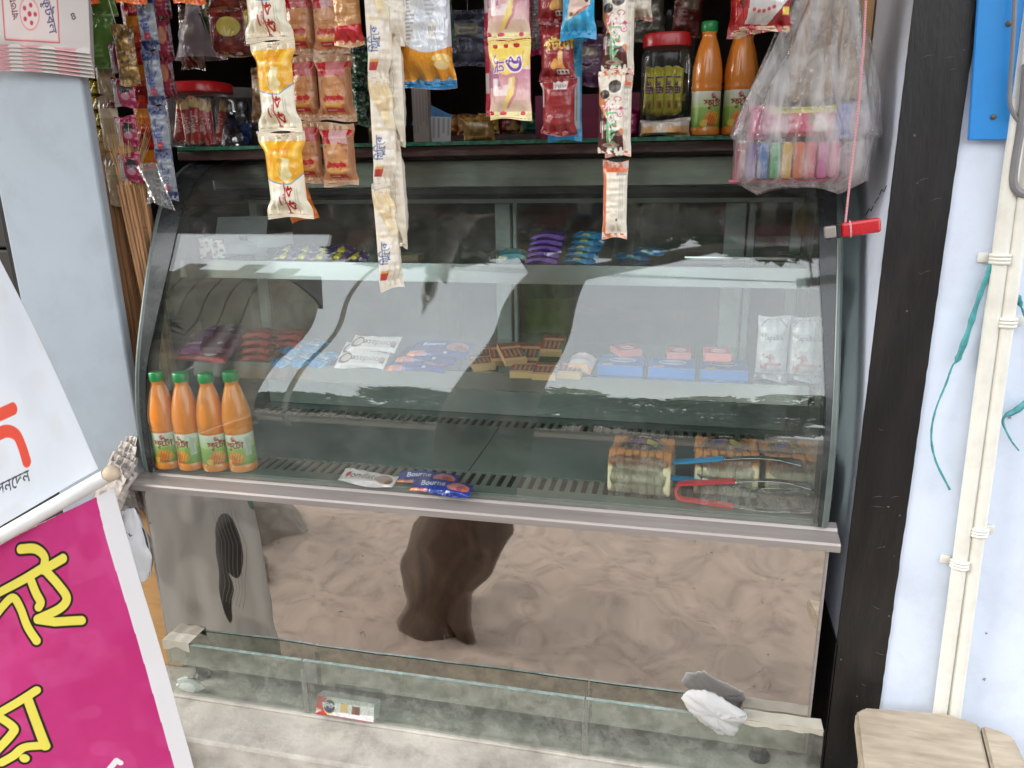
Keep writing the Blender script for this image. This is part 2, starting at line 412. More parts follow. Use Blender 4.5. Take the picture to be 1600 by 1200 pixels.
# ================================================================== the setting
ZF, ZG = -.48, -1.05               # shop step, street ground (counter ledge is z=0)
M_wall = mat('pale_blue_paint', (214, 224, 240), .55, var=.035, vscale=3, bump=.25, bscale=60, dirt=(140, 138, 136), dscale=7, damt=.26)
M_wall_in = mat('shaded_pillar_paint', (166, 177, 187), .5, var=.04, vscale=4, bump=.2, bscale=50, dirt=(120, 125, 130), dscale=9, damt=.3)  # wall blue darkened, the pillar's shade is mixed into its colour
M_black = mat('worn_black_paint', (20, 18, 18), .38, var=.4, vscale=9, bump=.5, bscale=60, dirt=(58, 50, 44), dscale=6, damt=.4, stretch=(3, 3, .6))
M_dark = mat('dark_interior', (46, 40, 36), .7, var=.3, vscale=3)
M_conc = mat('pale_concrete', (186, 180, 170), .8, var=.16, vscale=14, bump=.8, bscale=70, dirt=(104, 96, 86), dscale=9, damt=.8)
M_tin = mat('rusty_tin', (96, 92, 90), .5, metal=.5, var=.25, vscale=5, dirt=(96, 62, 42), dscale=4, damt=.6)
M_soil = mat('sandy_soil', (148, 133, 119), .95, var=.16, vscale=11, bump=.7, bscale=60, dirt=(92, 80, 70), dscale=14, damt=.65)

def ground():
    n = 90; ax = np.concatenate([-np.geomspace(600, 3.2, 26), np.linspace(-3, 4, 120), np.geomspace(4.2, 600, 26)])
    ay = np.concatenate([-np.geomspace(600, 4.2, 26), np.linspace(-4, 1, 90), np.geomspace(1.2, 600, 22)])
    X, Y = np.meshgrid(ax, ay)
    Z = ZG + .015*vnoise(X*1.3, Y*1.3, 1) + .003*vnoise(X*5, Y*5, 2) + .0015*vnoise(X*14, Y*14, 3)
    o = mesh_np('ground', np.stack([X, Y, Z], -1).reshape(-1, 3), quads(len(ax), len(ay)), M_soil); tag(o, kind='structure')
ground()
rd = MB().box((-60, -8.2, ZG-.3), (60, -2.45, ZG+.03), .01); tag(rd.build('road', mat('asphalt', (62, 60, 58), .85, var=.2, vscale=6, bump=.6, bscale=90)), kind='structure')

b = MB().box((-1.6, -.118, ZG-.2), (1.9, 2.6, ZF), .006)
tag(b.build('shop_step', M_conc), kind='structure')
b = MB(); b.grid(lambda u, v: Vector((-1.8+3.8*u, -.165+.046*v, -.565+.006*math.sin(u*40)*math.sin(v*9))), 60, 8)
b.box((-1.8, -.165, ZG-.2), (2.0, -.1185, -.575))
tag(b.build('lower_step', M_conc), kind='structure')

# right wall with its black painted band, skirting
rw = empty('wall', (1.33, .05, ZF), 'pale blue plastered wall at the right with a black painted band', 'wall')
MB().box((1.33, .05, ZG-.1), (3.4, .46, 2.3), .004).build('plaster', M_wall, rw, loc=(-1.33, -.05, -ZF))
def jag_strip(x0, x1, z0, z1, y, n, j, seed):
    r = random.Random(seed); L, Rr = [], []
    for k in range(n+1):
        z = z0+(z1-z0)*k/n
        L.append((x0+r.uniform(0, j), y, z)); Rr.append((x1+r.uniform(-j, j), y, z))
    return L, Rr
L_, R_ = jag_strip(1.328, 1.409, ZF-.2, 2.2, .0475, 190, .0005, 3)
b = MB(); vl = [b.bm.verts.new(p) for p in L_]; vr = [b.bm.verts.new(p) for p in R_]
vl2 = [b.bm.verts.new((p[0], .052, p[2])) for p in L_]; vr2 = [b.bm.verts.new((p[0], .052, p[2])) for p in R_]
for k in range(len(vl)-1):
    b.bm.faces.new((vl[k], vr[k], vr[k+1], vl[k+1])); b.bm.faces.new((vr[k], vr2[k], vr2[k+1], vr[k+1])); b.bm.faces.new((vl2[k], vl[k], vl[k+1], vl2[k+1]))
b.build('black_band', M_black, rw, loc=(-1.33, -.05, -ZF))
MB().box((1.3265, .0475, ZF-.05), (1.331, .45, -.212), .0008).build('black_skirting', M_black, rw, loc=(-1.33, -.05, -ZF))
b = MB(); r = random.Random(15)
for k in range(16):
    x, z = r.uniform(1.333, 1.406), r.uniform(-.46, .80); s_ = r.uniform(.0005, .0018)
    b.prism([(x+s_*math.cos(a)*r.uniform(.5, 1.4), .0470, z+s_*math.sin(a)*r.uniform(.6, 1.6)) for a in np.linspace(0, 6.28, 7)[:-1]], (0, .001, 0))
for k in range(16):
    x, z = r.uniform(1.335, 1.395), r.uniform(-.4, .78); l = r.uniform(.006, .02); dz = r.uniform(-.006, .008)
    b.prism([(x, .0470, z), (x+l*.5, .0470, z+dz), (x+l, .0470, z+dz*1.3), (x+l*.5, .0470, z+dz+.0007)], (0, .001, 0))
o = b.build('paint_chips', mat('chip_grey', (92, 88, 84), .8), rw, loc=(-1.33, -.05, -ZF)); o['kind'] = 'stuff'
# chipped spots and a pencil scrawl on the jamb
M_chip = mat('chipped_plaster', (150, 146, 144), .8)
b = MB(); r = random.Random(5)
for k in range(12):
    x, z = r.uniform(1.42, 1.75), r.uniform(-.4, .6); s_ = r.uniform(.0008, .0028)
    pts = [(x+s_*math.cos(a)*r.uniform(.5, 1.3), .0492, z+s_*math.sin(a)*r.uniform(.6, 1.8)) for a in np.linspace(0, 6.28, 8)[:-1]]
    b.prism(pts, (0, .002, 0))
b.build('chip_marks', M_chip, rw, loc=(-1.33, -.05, -ZF))['kind'] = 'stuff'
b = MB()
for pl in (((1352, 336), (1356, 330), (1358, 326), (1361, 330), (1364, 322)), ((1366, 318), (1370, 312), (1373, 308)), ((1374, 304), (1378, 296), (1381, 300), (1385, 290))):
    b.tube([Vector(atx(x, y, 1.3292)) for x, y in pl], .0006, 4)
b.build('pencil_scrawl', mat('pencil', (40, 40, 44), .6), rw, loc=(-1.33, -.05, -ZF))

# left pillar and the dark door edge beside it
lp = empty('pillar', (-.145, .27, ZF), 'blue grey plastered pillar between the brooms and the white banner', 'pillar')
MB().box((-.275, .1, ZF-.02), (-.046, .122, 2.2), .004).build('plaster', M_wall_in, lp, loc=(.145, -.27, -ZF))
MB().box((-.288, .104, ZF), (-.2755, .122, 2.2), .001).build('painted_edge', M_black, lp, loc=(.145, -.27, -ZF))
ds = empty('door', (-.9, .3, ZF), 'dark closed shutter door at the far left behind the white banner', 'door')
b = MB()
for k in range(30): b.box((-1.6, .30, ZF+k*.09), (-.28, .318, ZF+k*.09+.084), .004)
b.build('shutter', M_dark, ds, loc=(.9, -.3, -ZF))

# the dark shop behind
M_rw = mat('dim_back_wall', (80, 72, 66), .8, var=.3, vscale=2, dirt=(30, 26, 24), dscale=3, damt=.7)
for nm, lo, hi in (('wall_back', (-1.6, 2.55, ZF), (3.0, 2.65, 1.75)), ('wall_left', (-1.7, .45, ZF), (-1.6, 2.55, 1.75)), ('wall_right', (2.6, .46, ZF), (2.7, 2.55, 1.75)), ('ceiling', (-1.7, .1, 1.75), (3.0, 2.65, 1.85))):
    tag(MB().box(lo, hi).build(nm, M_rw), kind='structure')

# tin awning over the shop front
aw = empty('awning', (.5, .1, 1.5), 'rusty corrugated tin awning over the shop front', 'awning')
def corr(u, v):
    x = -1.6+3.25*u; y = .45-1.13*v; return Vector((x, y, 1.78-.22*v+.012*math.sin(x*80)))
MB().grid(corr, 300, 6).build('tin_sheet', M_tin, aw, smooth='all', loc=(-.5, -.1, -1.5))
b = MB()
for y, z in ((.3, 1.735), (-.2, 1.64), (-.63, 1.555)): b.box((-1.6, y-.02, z-.05), (1.6, y+.02, z), .003)
b.build('batten', mat('old_timber', (104, 82, 62), .8, var=.3, vscale=20), aw, loc=(-.5, -.1, -1.5))
hr = MB().tube([(-.5, .06, 1.22), (1.32, .06, 1.22)], .008, 8); tag(hr.build('hanging_rail', mat('rail_steel', (90, 88, 86), .4, metal=.8)), 'thin metal rail above the hanging snack strips', 'rail')

# ------------------------------------------------------------------ display counter
LX, RX = 0.0, 1.30
DC = empty('display_counter', (.65, .25, ZF), 'curved glass display counter with a dented mirror steel front panel', 'display counter')
def part(mb, name, m, smooth=False, parent=None):
    o = mb.build(name, m, DC if parent is None else parent, smooth)
    o.location = (-.65, -.25, -ZF) if parent is None else (0, 0, 0)
    return o
M_mirror = bpy.data.materials.new('mirror_steel'); nt, p = nodes(M_mirror); L = nt.links.new
p.inputs['Metallic'].default_value = 1; p.inputs['Base Color'].default_value = (.62, .60, .58, 1)
tcn = N(nt, 'ShaderNodeTexCoord')
n1 = N(nt, 'ShaderNodeTexNoise', Scale=9.0, Detail=9.0, Roughness=.7, Distortion=2.5); L(tcn.outputs['Object'], n1.inputs['Vector'])
mr = N(nt, 'ShaderNodeMapRange'); mr.inputs['From Min'].default_value = .35; mr.inputs['From Max'].default_value = .75
mr.inputs['To Min'].default_value = .008; mr.inputs['To Max'].default_value = .06
L(n1.outputs['Fac'], mr.inputs['Value']); L(mr.outputs['Result'], p.inputs['Roughness'])
n2 = N(nt, 'ShaderNodeTexNoise', Scale=11.0, Detail=2.0, Distortion=4.0); L(tcn.outputs['Object'], n2.inputs['Vector'])
bp = N(nt, 'ShaderNodeBump', Strength=.004, Distance=.003); L(n2.outputs['Fac'], bp.inputs['Height']); L(bp.outputs['Normal'], p.inputs['Normal'])
M_steel = mat('brushed_steel', (164, 156, 152), .42, metal=.45, var=.08, vscale=40, dirt=(128, 116, 110), dscale=8, damt=.4, stretch=(.15, 4, 4))
M_frame = mat('grey_green_aluminium', (176, 186, 182), .42, metal=.1, var=.06, dirt=(90, 92, 88), dscale=12, damt=.4)
M_rub = mat('black_rubber', (30, 32, 33), .45, var=.2)
M_deck = mat('deck_sheet', (112, 126, 120), .3, metal=.3, var=.1, vscale=12, dirt=(130, 128, 118), dscale=10, damt=.3)
M_chrome = mat('chrome_trim', (204, 210, 208), .2, metal=1, var=.05, vscale=6, bump=.1, bscale=9)
M_glass = glass_mat('case_glass', (.95, .985, .965), 0, .026, 1.2, 0)
M_pane = glass_mat('rear_glass', (.74, .78, .76), .02, .13)
M_shelf = glass_mat('shelf_glass', (.93, .975, .95), .01, .05)
M_gedge = mat('green_glass_edge', (134, 152, 146), .25, var=.25, vscale=60, coat=.5)

# steel body
def panel(u, v):
    x = .012+1.276*u; z = -.425+.413*v
    e = min(u, 1-u, v, 1-v); k = min(1, e/.06)
    y = .02 + k*(.0010*float(vnoise(np.array(x*4.1), np.array(z*5.0), 21)) + .00075*float(vnoise(np.array(x*8), np.array(z*10.), 22)) + .00026*float(vnoise(np.array(x*19), np.array(z*23.), 23)))
    return Vector((x, y, z))
part(MB().grid(panel, 160, 56), 'front_panel', M_mirror, 'all')
for x in (.006, 1.288): part(MB().box((x, .021, -.425), (x+.006, .53, -.022), .001), 'side_panel', M_steel)
part(MB().box((.012, .03, -.43), (1.288, .53, -.4255), .001), 'bottom_panel', M_steel)
for x, y in ((.05, .06), (1.22, .06), (.05, .48), (1.22, .48)): part(MB().lathe([(.02, 0), (.018, .006), (.012, .012), (.012, .05)], 12, (x, y, ZF)), 'leg', M_rub)
# ledge: folded steel nosing
prof = [(0.0, -.015), (.0, -.004), (.0025, -.0005), (.012, .0012), (.036, .004), (.039, .0085), (.052, .0125), (.056, .011), (.056, -.015)]
part(MB().prism([(-.006, y, z) for y, z in prof], (1.312, 0, 0)), 'ledge', M_steel, 25)
# deck with two slotted grilles: each slat a piece
def deck_sheet(y0, y1, x0=.03, x1=1.27): return MB().box((x0, y0, .012), (x1, y1, .0165), .0008)
YA0, YA1, YB0, YB1 = .083, .142, .405, .452
dk = part(deck_sheet(.05, YA0), 'deck', M_deck)
part(deck_sheet(YA1, YB0, .03, .648), 'deck', M_deck); part(deck_sheet(YA1, YB0, .6505, 1.27), 'deck', M_deck); part(deck_sheet(YB1, .5), 'deck', M_deck)
part(MB().box((.03, .06, -.018), (1.27, .5, -.014)), 'drip_tray', mat('tray_dark', (9, 10, 10), .7))
for y0, y1 in ((YA0, YA1), (YB0, YB1)):
    g = bpy.data.objects.new('vent_grille', None); COL.objects.link(g); g.parent = DC; g.location = (-.65, -.25, -ZF)
    sm = None; n = 62; st = 1.23/n
    for k in range(n):
        if sm is None:
            o = MB().box((-.0049, 0, .0125), (.0049, y1-y0, .0162), .0006).build('slat', M_deck, g); sm = o.data
        else: o = link('slat', sm, g)
        o.location = (.035+k*st+.003, y0, 0)
# profile of the curved front
PK = [(.036, .012), (.032, .07), (.031, .144), (.056, .239), (.101, .344), (.138, .426), (.18, .509), (.225, .557), (.286, .592), (.36, .605)]
def catmull(P, k=6):
    P = [np.array(p, float) for p in P]; P = [2*P[0]-P[1]]+P+[2*P[-1]-P[-2]]; out = []
    for i in range(1, len(P)-2):
        a, b_, c, d = P[i-1:i+3]
        for t in np.linspace(0, 1, k, endpoint=False):
            out.append(.5*((2*b_)+(c-a)*t+(2*a-5*b_+4*c-d)*t*t+(3*b_-a-3*c+d)*t**3))
    out.append(P[-2]); return np.array(out)
CP = catmull([(.034, .012), (.033, .08), (.040, .16), (.062, .245), (.098, .335), (.138, .425), (.184, .507), (.232, .560), (.29, .592), (.36, .6045)], 7)
tan = np.gradient(CP, axis=0); tan /= np.linalg.norm(tan, axis=1)[:, None]; nrm = np.stack([-tan[:, 1], tan[:, 0]], 1)   # outward
def swept(P0, P1, x0, x1):
    b = MB(); bm = b.bm; A = [[bm.verts.new((x, y, z)) for y, z in P0] for x in (x0, x1)]; B = [[bm.verts.new((x, y, z)) for y, z in P1] for x in (x0, x1)]
    n = len(P0)
    for k in range(n-1):
        bm.faces.new((A[0][k], A[1][k], A[1][k+1], A[0][k+1])); bm.faces.new((B[1][k], B[0][k], B[0][k+1], B[1][k+1]))
        bm.faces.new((A[0][k+1], B[0][k+1], B[0][k], A[0][k])); bm.faces.new((A[1][k], B[1][k], B[1][k+1], A[1][k+1]))
    for k, (i, j) in ((0, (0, 1)), (n-1, (1, 0))): bm.faces.new((A[i][k], B[i][k], B[j][k], A[j][k]))
    return b
part(swept(CP, CP-nrm*.005, .018, 1.282), 'curved_glass', M_glass, 35)
for x in (.015, 1.285):
    part(MB().tube([(x, y, z) for y, z in CP-nrm*.002], .0062, 8), 'glass_edge', mat('grey_edge_trim', (96, 106, 103), .3, var=.15, metal=.2), 60)
for x0, x1 in ((.022, .028), (1.272, 1.278)):
    side = [(x0, y, z) for y, z in CP-nrm*.008]+[(x0, .5, .60), (x0, .5, .012)]
    part(MB().prism(side, (x1-x0, 0, 0)), 'side_pane', M_pane)
for x0, x1 in ((.0285, .0305), (1.2695, 1.2715)):
    part(swept(CP-nrm*.008, CP-nrm*.040, x0, x1), 'side_trim', M_rub)
M_frit = mat('dark_border', (40, 45, 46), .25, var=.2, coat=.4, dirt=(90, 92, 90), dscale=14, damt=.35)
kk = np.linspace(0, 1, len(CP)); bw_ = np.interp(kk, [0, .3, .55, .8, 1], [.009, .015, .042, .052, .055])
for sg in (0, 1):
    b = MB(); P0 = CP+nrm*.0008; P1 = CP+nrm*.0022; rows = []
    for k in range(len(CP)):
        xa, xb = (.020, .020+bw_[k]) if sg == 0 else (1.280, 1.280-bw_[k]*.6)
        rows.append([b.bm.verts.new((xa, *P0[k])), b.bm.verts.new((xa, *P1[k])), b.bm.verts.new((xb, *P1[k])), b.bm.verts.new((xb, *P0[k]))])
    for k in range(len(CP)-1):
        for q in range(4): b.bm.faces.new((rows[k][q], rows[k][(q+1) % 4], rows[k+1][(q+1) % 4], rows[k+1][q]))
    b.bm.faces.new(rows[0]); b.bm.faces.new(rows[-1][::-1]); part(b, 'glass_border', M_frit, 40)
# shelves
for nm, Y, z, x0, x1 in (('a', .2, .410, .036, 1.266), ('b', .2, .201, .036, 1.266)):
    sh = part(MB().box((x0, Y+.004, z-.006), (x1, .485, z), .001), 'shelf', M_shelf)
    part(MB().prism([(x0, Y+.002, z+.002), (x0, Y-.003, z+.001), (x0, Y-.008, z-.033), (x0, Y-.004, z-.034), (x0, Y+.0035, z-.004)], (x1-x0, 0, 0)), 'front_trim', M_chrome, 30, sh)
    for x in (x0+.001, x1-.025): part(MB().box((x, Y+.005, z-.022), (x+.022, .48, z-.0065), .002), 'bracket', M_rub, False, sh)
# rear frame, sliding panes
part(MB().box((.03, .485, .017), (1.27, .512, .075), .002), 'rear_sill', M_frame)
part(MB().box((.03, .485, .505), (1.27, .512, .60), .002), 'rear_header', M_frame)
part(MB().box((.03, .47, .515), (1.27, .4845, .535), .002), 'track', M_rub)
for xa, xb in ((.03, .052), (.628, .662), (.668, .676), (1.118, 1.160), (1.165, 1.178), (1.25, 1.27)):
    part(MB().box((xa, .484, .075), (xb, .510, .505), .0025), 'mullion', M_frame)
for xa, xb in ((.052, .628), (.676, 1.118), (1.178, 1.25)):
    part(MB().box((xa, .495, .075), (xb, .499, .505)), 'rear_pane', M_pane)
# top rail, timber top and glass sheet
part(MB().box((.03, .352, .543), (1.27, .372, .598), .003), 'top_rail', mat('top_rail_steel', (190, 196, 192), .2, metal=.9, var=.1, vscale=5, dirt=(60, 64, 62), dscale=4, damt=.8))
part(MB().box((.03, .345, .531), (1.27, .353, .5428), .001), 'gasket', M_rub)
M_maroon = mat('maroon_timber', (66, 34, 32), .5, var=.35, vscale=20, dirt=(150, 130, 120), dscale=40, damt=.5, stretch=(.3, 2, 2))
part(MB().box((.0, .285, .605), (1.31, .60, .6235), .002), 'timber_top', M_maroon)
tg = part(MB().box((.02, .262, .6245), (1.30, .605, .6315), .001), 'top_glass', glass_mat('green_sheet', (.45, .7, .6), .02, .12))
part(MB().box((.02, .2595, .6245), (1.30, .2618, .6315), .0005), 'front_edge', mat('chipped_green_edge', (26, 92, 70), .18, var=.7, vscale=90, bump=.6, bscale=200, coat=.6), False, tg)

# low glass guard in front of the counter base
gg = empty('glass_guard', (.66, -.006, ZF), 'low dusty glass guard strip along the foot of the counter', 'glass guard')
M_guard = glass_mat('guard_glass', (.88, .92, .89), .02, .13, 1.0, 0, 34.0)
for xa, xb in ((.026, .335), (.3375, .9), (.9025, 1.312)):
    g = MB().box((xa, -.009, ZF+.001), (xb, -.003, -.352), .0006).build('pane', M_guard, gg, loc=(-.66, .006, -ZF))
    MB().box((xa, -.0092, -.3518), (xb, -.0028, -.3496), .0006).build('top_edge', M_gedge, g)
MB().box((.026, -.016, ZF), (1.312, .004, ZF+.006), .002).build('sealant', M_conc, gg, loc=(-.66, .006, -ZF))
for xa in (.336, .901):
    MB().box((xa-.004, -.0105, ZF+.004), (xa+.006, -.0095, -.37)).build('tape', film_mat('old_tape', .22, (.75, .74, .68)), gg, loc=(-.66, .006, -ZF))
b = MB()
b.grid(lambda u, v: Vector((.022+.062*u, -.0105, -.345-.022*v*(.8+.2*math.sin(u*7+1)))), 14, 5)
b.grid(lambda u, v: Vector((.022+.062*u, -.0105+.03*v, -.3455+.0008*math.sin(u*12))), 14, 4)
b.build('masking_tape', mat('masking_tape', (184, 178, 164), .7, var=.12, bump=.5), gg, True, loc=(-.66, .006, -ZF))
b = MB(); b.grid(lambda u, v: Vector((1.18+.13*u, -.0105, -.347-.012*v*(.75+.25*math.sin(u*11)**2))), 20, 4); b.grid(lambda u, v: Vector((1.18+.13*u, -.0105+.028*v, -.3468+.0006*math.sin(u*14))), 20, 4)
b.build('masking_tape', MATS['masking_tape'], gg, True, loc=(-.66, .006, -ZF))
# ================================================================== the street in front (seen in the glass and the steel)
M_bark = mat('tree_bark', (92, 77, 64), .9, var=.4, vscale=22, bump=.7, bscale=30, dirt=(56, 46, 38), dscale=10, damt=.8, stretch=(1, 1, .35))
def leaf_mat(name, c):
    m = mat(name, c, .5, var=.35, vscale=3); nt, p = m.node_tree, m.node_tree.nodes['Principled BSDF']
    p.inputs['Transmission Weight'].default_value = 0; return m
M_leaf = leaf_mat('tree_leaves', (62, 88, 44)); M_leaf2 = leaf_mat('far_leaves', (52, 74, 46))
def leaves(centres, n, size, seed):
    r = np.random.default_rng(seed); V = []; C = np.array([c[:3] for c in centres]); R = np.array([c[3] for c in centres])
    k = r.integers(0, len(C), n); d = r.normal(size=(n, 3)); d /= np.linalg.norm(d, axis=1)[:, None]
    p = C[k]+d*(R[k]*r.uniform(.35, 1, n)**.5)[:, None]*np.array([1, 1, .75])
    a = r.normal(size=(n, 3)); a /= np.linalg.norm(a, axis=1)[:, None]; b_ = np.cross(a, r.normal(size=(n, 3))); b_ /= np.linalg.norm(b_, axis=1)[:, None]
    s = (size*r.uniform(.6, 1.4, n))[:, None]
    V = np.stack([p-a*s, p+b_*s*.4, p+a*s, p-b_*s*.4], 1).reshape(-1, 3)
    return V, np.arange(4*n).reshape(n, 4)
def tree(name, base, trunk, limbs, centres, n, size, seed, label, m, group=None):
    t = empty(name, base, label, 'tree', group)
    b = MB(); r = random.Random(seed)
    P, Rr = [], []
    for i in range(len(trunk)-1):
        for s in range(5):
            f = s/5; P.append(tuple(np.array(trunk[i][:3])*(1-f)+np.array(trunk[i+1][:3])*f)); Rr.append(trunk[i][3]*(1-f)+trunk[i+1][3]*f)
    b.tube(P, Rr, 24)
    for l in limbs: b.tube([q[:3] for q in l], [q[3] for q in l], 9)
    for v in b.bm.verts:
        q = float(vnoise(np.array(math.atan2(v.co.y-base[1], v.co.x-base[0])*4.), np.array(v.co.z*3.), seed)); rad = Vector((v.co.x-base[0], v.co.y-base[1], 0))
        if rad.length > .01 and v.co.z < base[2]+1.6: v.co += rad.normalized()*q*.014
    o = b.build('trunk', M_bark, t, 'all'); o.location = (-base[0], -base[1], -base[2])
    V, Fq = leaves(centres, n, size, seed); o = mesh_np('crown', V, Fq, m, t, smooth=False); o.location = (-base[0], -base[1], -base[2])
    return t
tb = (.22, -1.22, ZG)
tree('street_tree', tb, [(.19, -1.17, ZG-.06, .15), (.205, -1.18, ZG+.05, .12), (.25, -1.20, ZG+.20, .135), (.32, -1.22, ZG+.42, .165), (.37, -1.24, ZG+.8, .175), (.40, -1.28, ZG+1.5, .16), (.45, -1.4, ZG+2.4, .15), (.5, -1.6, ZG+3.4, .12)],
     [[(.27, -1.16, ZG+.22, .07), (.31, -1.12, ZG+.09, .05), (.34, -1.09, ZG-.03, .035)],
      [(.47, -1.45, 1.75, .1), (.1, -1.9, 2.8, .06), (-.6, -2.2, 3.3, .03)], [(.47, -1.5, 1.8, .1), (1.2, -1.9, 2.8, .06), (1.7, -2.2, 3.3, .03)], [(.5, -1.6, 2.3, .09), (.4, -2.3, 3.4, .04)]],
     [(-.7, -2.3, 3.3, .5), (-.1, -1.9, 3.2, .5), (1.6, -2.2, 3.5, .5), (.5, -2.2, 3.7, .6), (.3, -1.6, 3.5, .5), (-1.1, -2.6, 3.5, .45)], 5200, .11, 3,
     'thick street tree standing in front of the counter, mirrored in its steel panel', M_leaf)
far = [(-4.75, -4.2, 5.6, 1.0, 'tall leafy tree left of the house across the street'), (-11, -10, 7.5, 2.6, 'broad leafy tree far to the left across the street'), (2.5, -17, 6.5, 2.6, 'leafy tree across the street behind the wires'), (8, -18, 5.8, 2.6, 'leafy tree across the street at far right'), (-1.5, -20, 6.4, 2.8, 'leafy tree beside the house across the street')]
for k, (x, y, h, rr, lab) in enumerate(far):
    cs = [(x+rr*.5*math.cos(a*2.1+k), y+rr*.5*math.sin(a*2.1+k), ZG+h*(.45+.09*a), rr*(.6-.04*a)) for a in range(6)]
    tree('roadside_tree', (x, y, ZG), [(x, y, ZG-.1, .2), (x+.1, y, ZG+h*.3, .15), (x+.1, y, ZG+h*.7, .08)], [], cs, 2600, .2, 40+k, lab, M_leaf2, 'trees across the street')
rr = random.Random(8); cs = [(x+rr.uniform(-.6, .6), -15.5+rr.uniform(-1, 1), ZG+rr.uniform(.8, 4.4), rr.uniform(.9, 1.5)) for x in np.linspace(-11, 14, 44)]
V, Fq = leaves(cs, 17000, .30, 91); o = mesh_np('tree_line', V, Fq, M_leaf2, None, smooth=False); tag(o, 'low mass of trees along the far side of the road', 'trees', None, 'stuff')
# house across the street
hs = empty('house', (-4.6, -5.0, ZG), 'grey house with a boarded front across the street, a reflection in the glass', 'house')
M_hw = mat('grey_boards', (176, 168, 148), .8, var=.25, vscale=2, dirt=(70, 66, 60), dscale=3, damt=.6)
hx, hy = -4.6, -5.0
for k in range(12): MB().box((-6.4+k*.26, hy, ZG), (-6.4+k*.26+.245, hy+.05, ZG+6.0+.25*math.sin(k*2.3)), .01).build('plank', M_hw, hs, loc=(-hx, -hy, -ZG))
MB().box((-6.5, hy-1.0, ZG), (-3.35, hy-.02, ZG+5.6)).build('wall', M_hw, hs, loc=(-hx, -hy, -ZG))
MB().prism([(-6.8, hy-.3, ZG+5.7), (-6.8, hy-.7, ZG+6.3), (-6.8, hy-1.2, ZG+5.7)], (3.4, 0, 0)).build('roof', M_tin, hs, loc=(-hx, -hy, -ZG))
up = empty('utility_pole', (-3.0, -6.0, ZG), 'concrete utility pole with wires in front of the shop', 'pole')
MB().tube([(-3.0, -6, ZG), (-3.0, -6, 6.6)], [.034, .028], 12).build('post', M_conc, up, loc=(3.0, 6, -ZG))
M_wire = mat('black_cable', (24, 24, 26), .6)
for k in range(4):
    pts = [(-3.0+11*t, -6+(1.4+.3*k)*t, 6.2+.12*k-(1.6+.5*k)*t-1.6*t*(1-t)) for t in np.linspace(0, 1, 24)]
    MB().tube(pts, .0085, 6).build('wire', M_wire, up, loc=(3.0, 6, -ZG))
# worn concrete lump and slab, mirrored at the left of the steel
cb = MB(); cb.lathe([(.34, -.05), (.30, .12), (.22, .30), (.16, .36)], 20, (-1.0, -1.72, ZG))
for v in cb.bm.verts: v.co += Vector((1, 1, .5))*.035*float(vnoise(np.array(v.co.x*9), np.array(v.co.z*9+v.co.y*5), 8))
tag(cb.build('concrete_lump', mat('grey_rubble', (120, 114, 104), .9, var=.3, vscale=14, bump=.8, bscale=40), None, True), 'weathered grey concrete lump on the sand, mirrored at left of the steel', 'rubble')
sl_ = MB()
for pl in (((-.86, -1.52), (-.90, -1.40), (-.80, -1.28), (-.74, -1.16), (-.62, -1.05)), ((-.80, -1.28), (-.66, -1.36), (-.58, -1.24), (-.60, -1.12))):
    sl_.tube([(x, y, ZG+.014) for x, y in pl], [.012]+[.024]*(len(pl)-2)+[.01], 6)
tag(sl_.build('tree_root', M_bark), 'thin dark surface root on the sand, mirrored at the left of the steel', 'root')

# leaf litter, twigs and pebbles on the sand (uncountable)
lb = MB(); rr = random.Random(77)
for k in range(190):
    x, y = rr.uniform(-1.6, 2.0), rr.uniform(-2.4, -.25); a = rr.uniform(0, 6.28); kind = rr.random(); z = ZG+.012
    if kind < .45:
        l = rr.uniform(.008, .024); lb.tube([(x, y, z), (x+l*math.cos(a), y+l*math.sin(a), z+.004), (x+1.7*l*math.cos(a+.4), y+1.7*l*math.sin(a+.4), z)], rr.uniform(.0007, .0018), 4)
    else:
        s_ = rr.uniform(.003, .008); lb.prism([(x+s_*math.cos(t+a)*rr.uniform(.5, 1.2), y+s_*.7*math.sin(t+a), z-.004) for t in np.linspace(0, 6.28, 7)[:-1]], (0, 0, s_*.4))
o = lb.build('ground_litter', mat('litter', (112, 100, 88), .9, var=.6, vscale=4)); tag(o, 'scattered twigs and pebbles on the sand before the shop', 'litter', None, 'stuff')
# ================================================================== things at the sides and in front
M_film = print_mat('printed_film', .25, .42, 75, .35)
M_foil = print_mat('printed_foil', .22, .55, 70, .5, .15)
M_card = print_mat('printed_card', .5, .08, 30, .05)
M_vinyl = print_mat('banner_vinyl', .5, .35, 11, .05)
M_paper = print_mat('printed_paper', .7, .3, 25, 0)

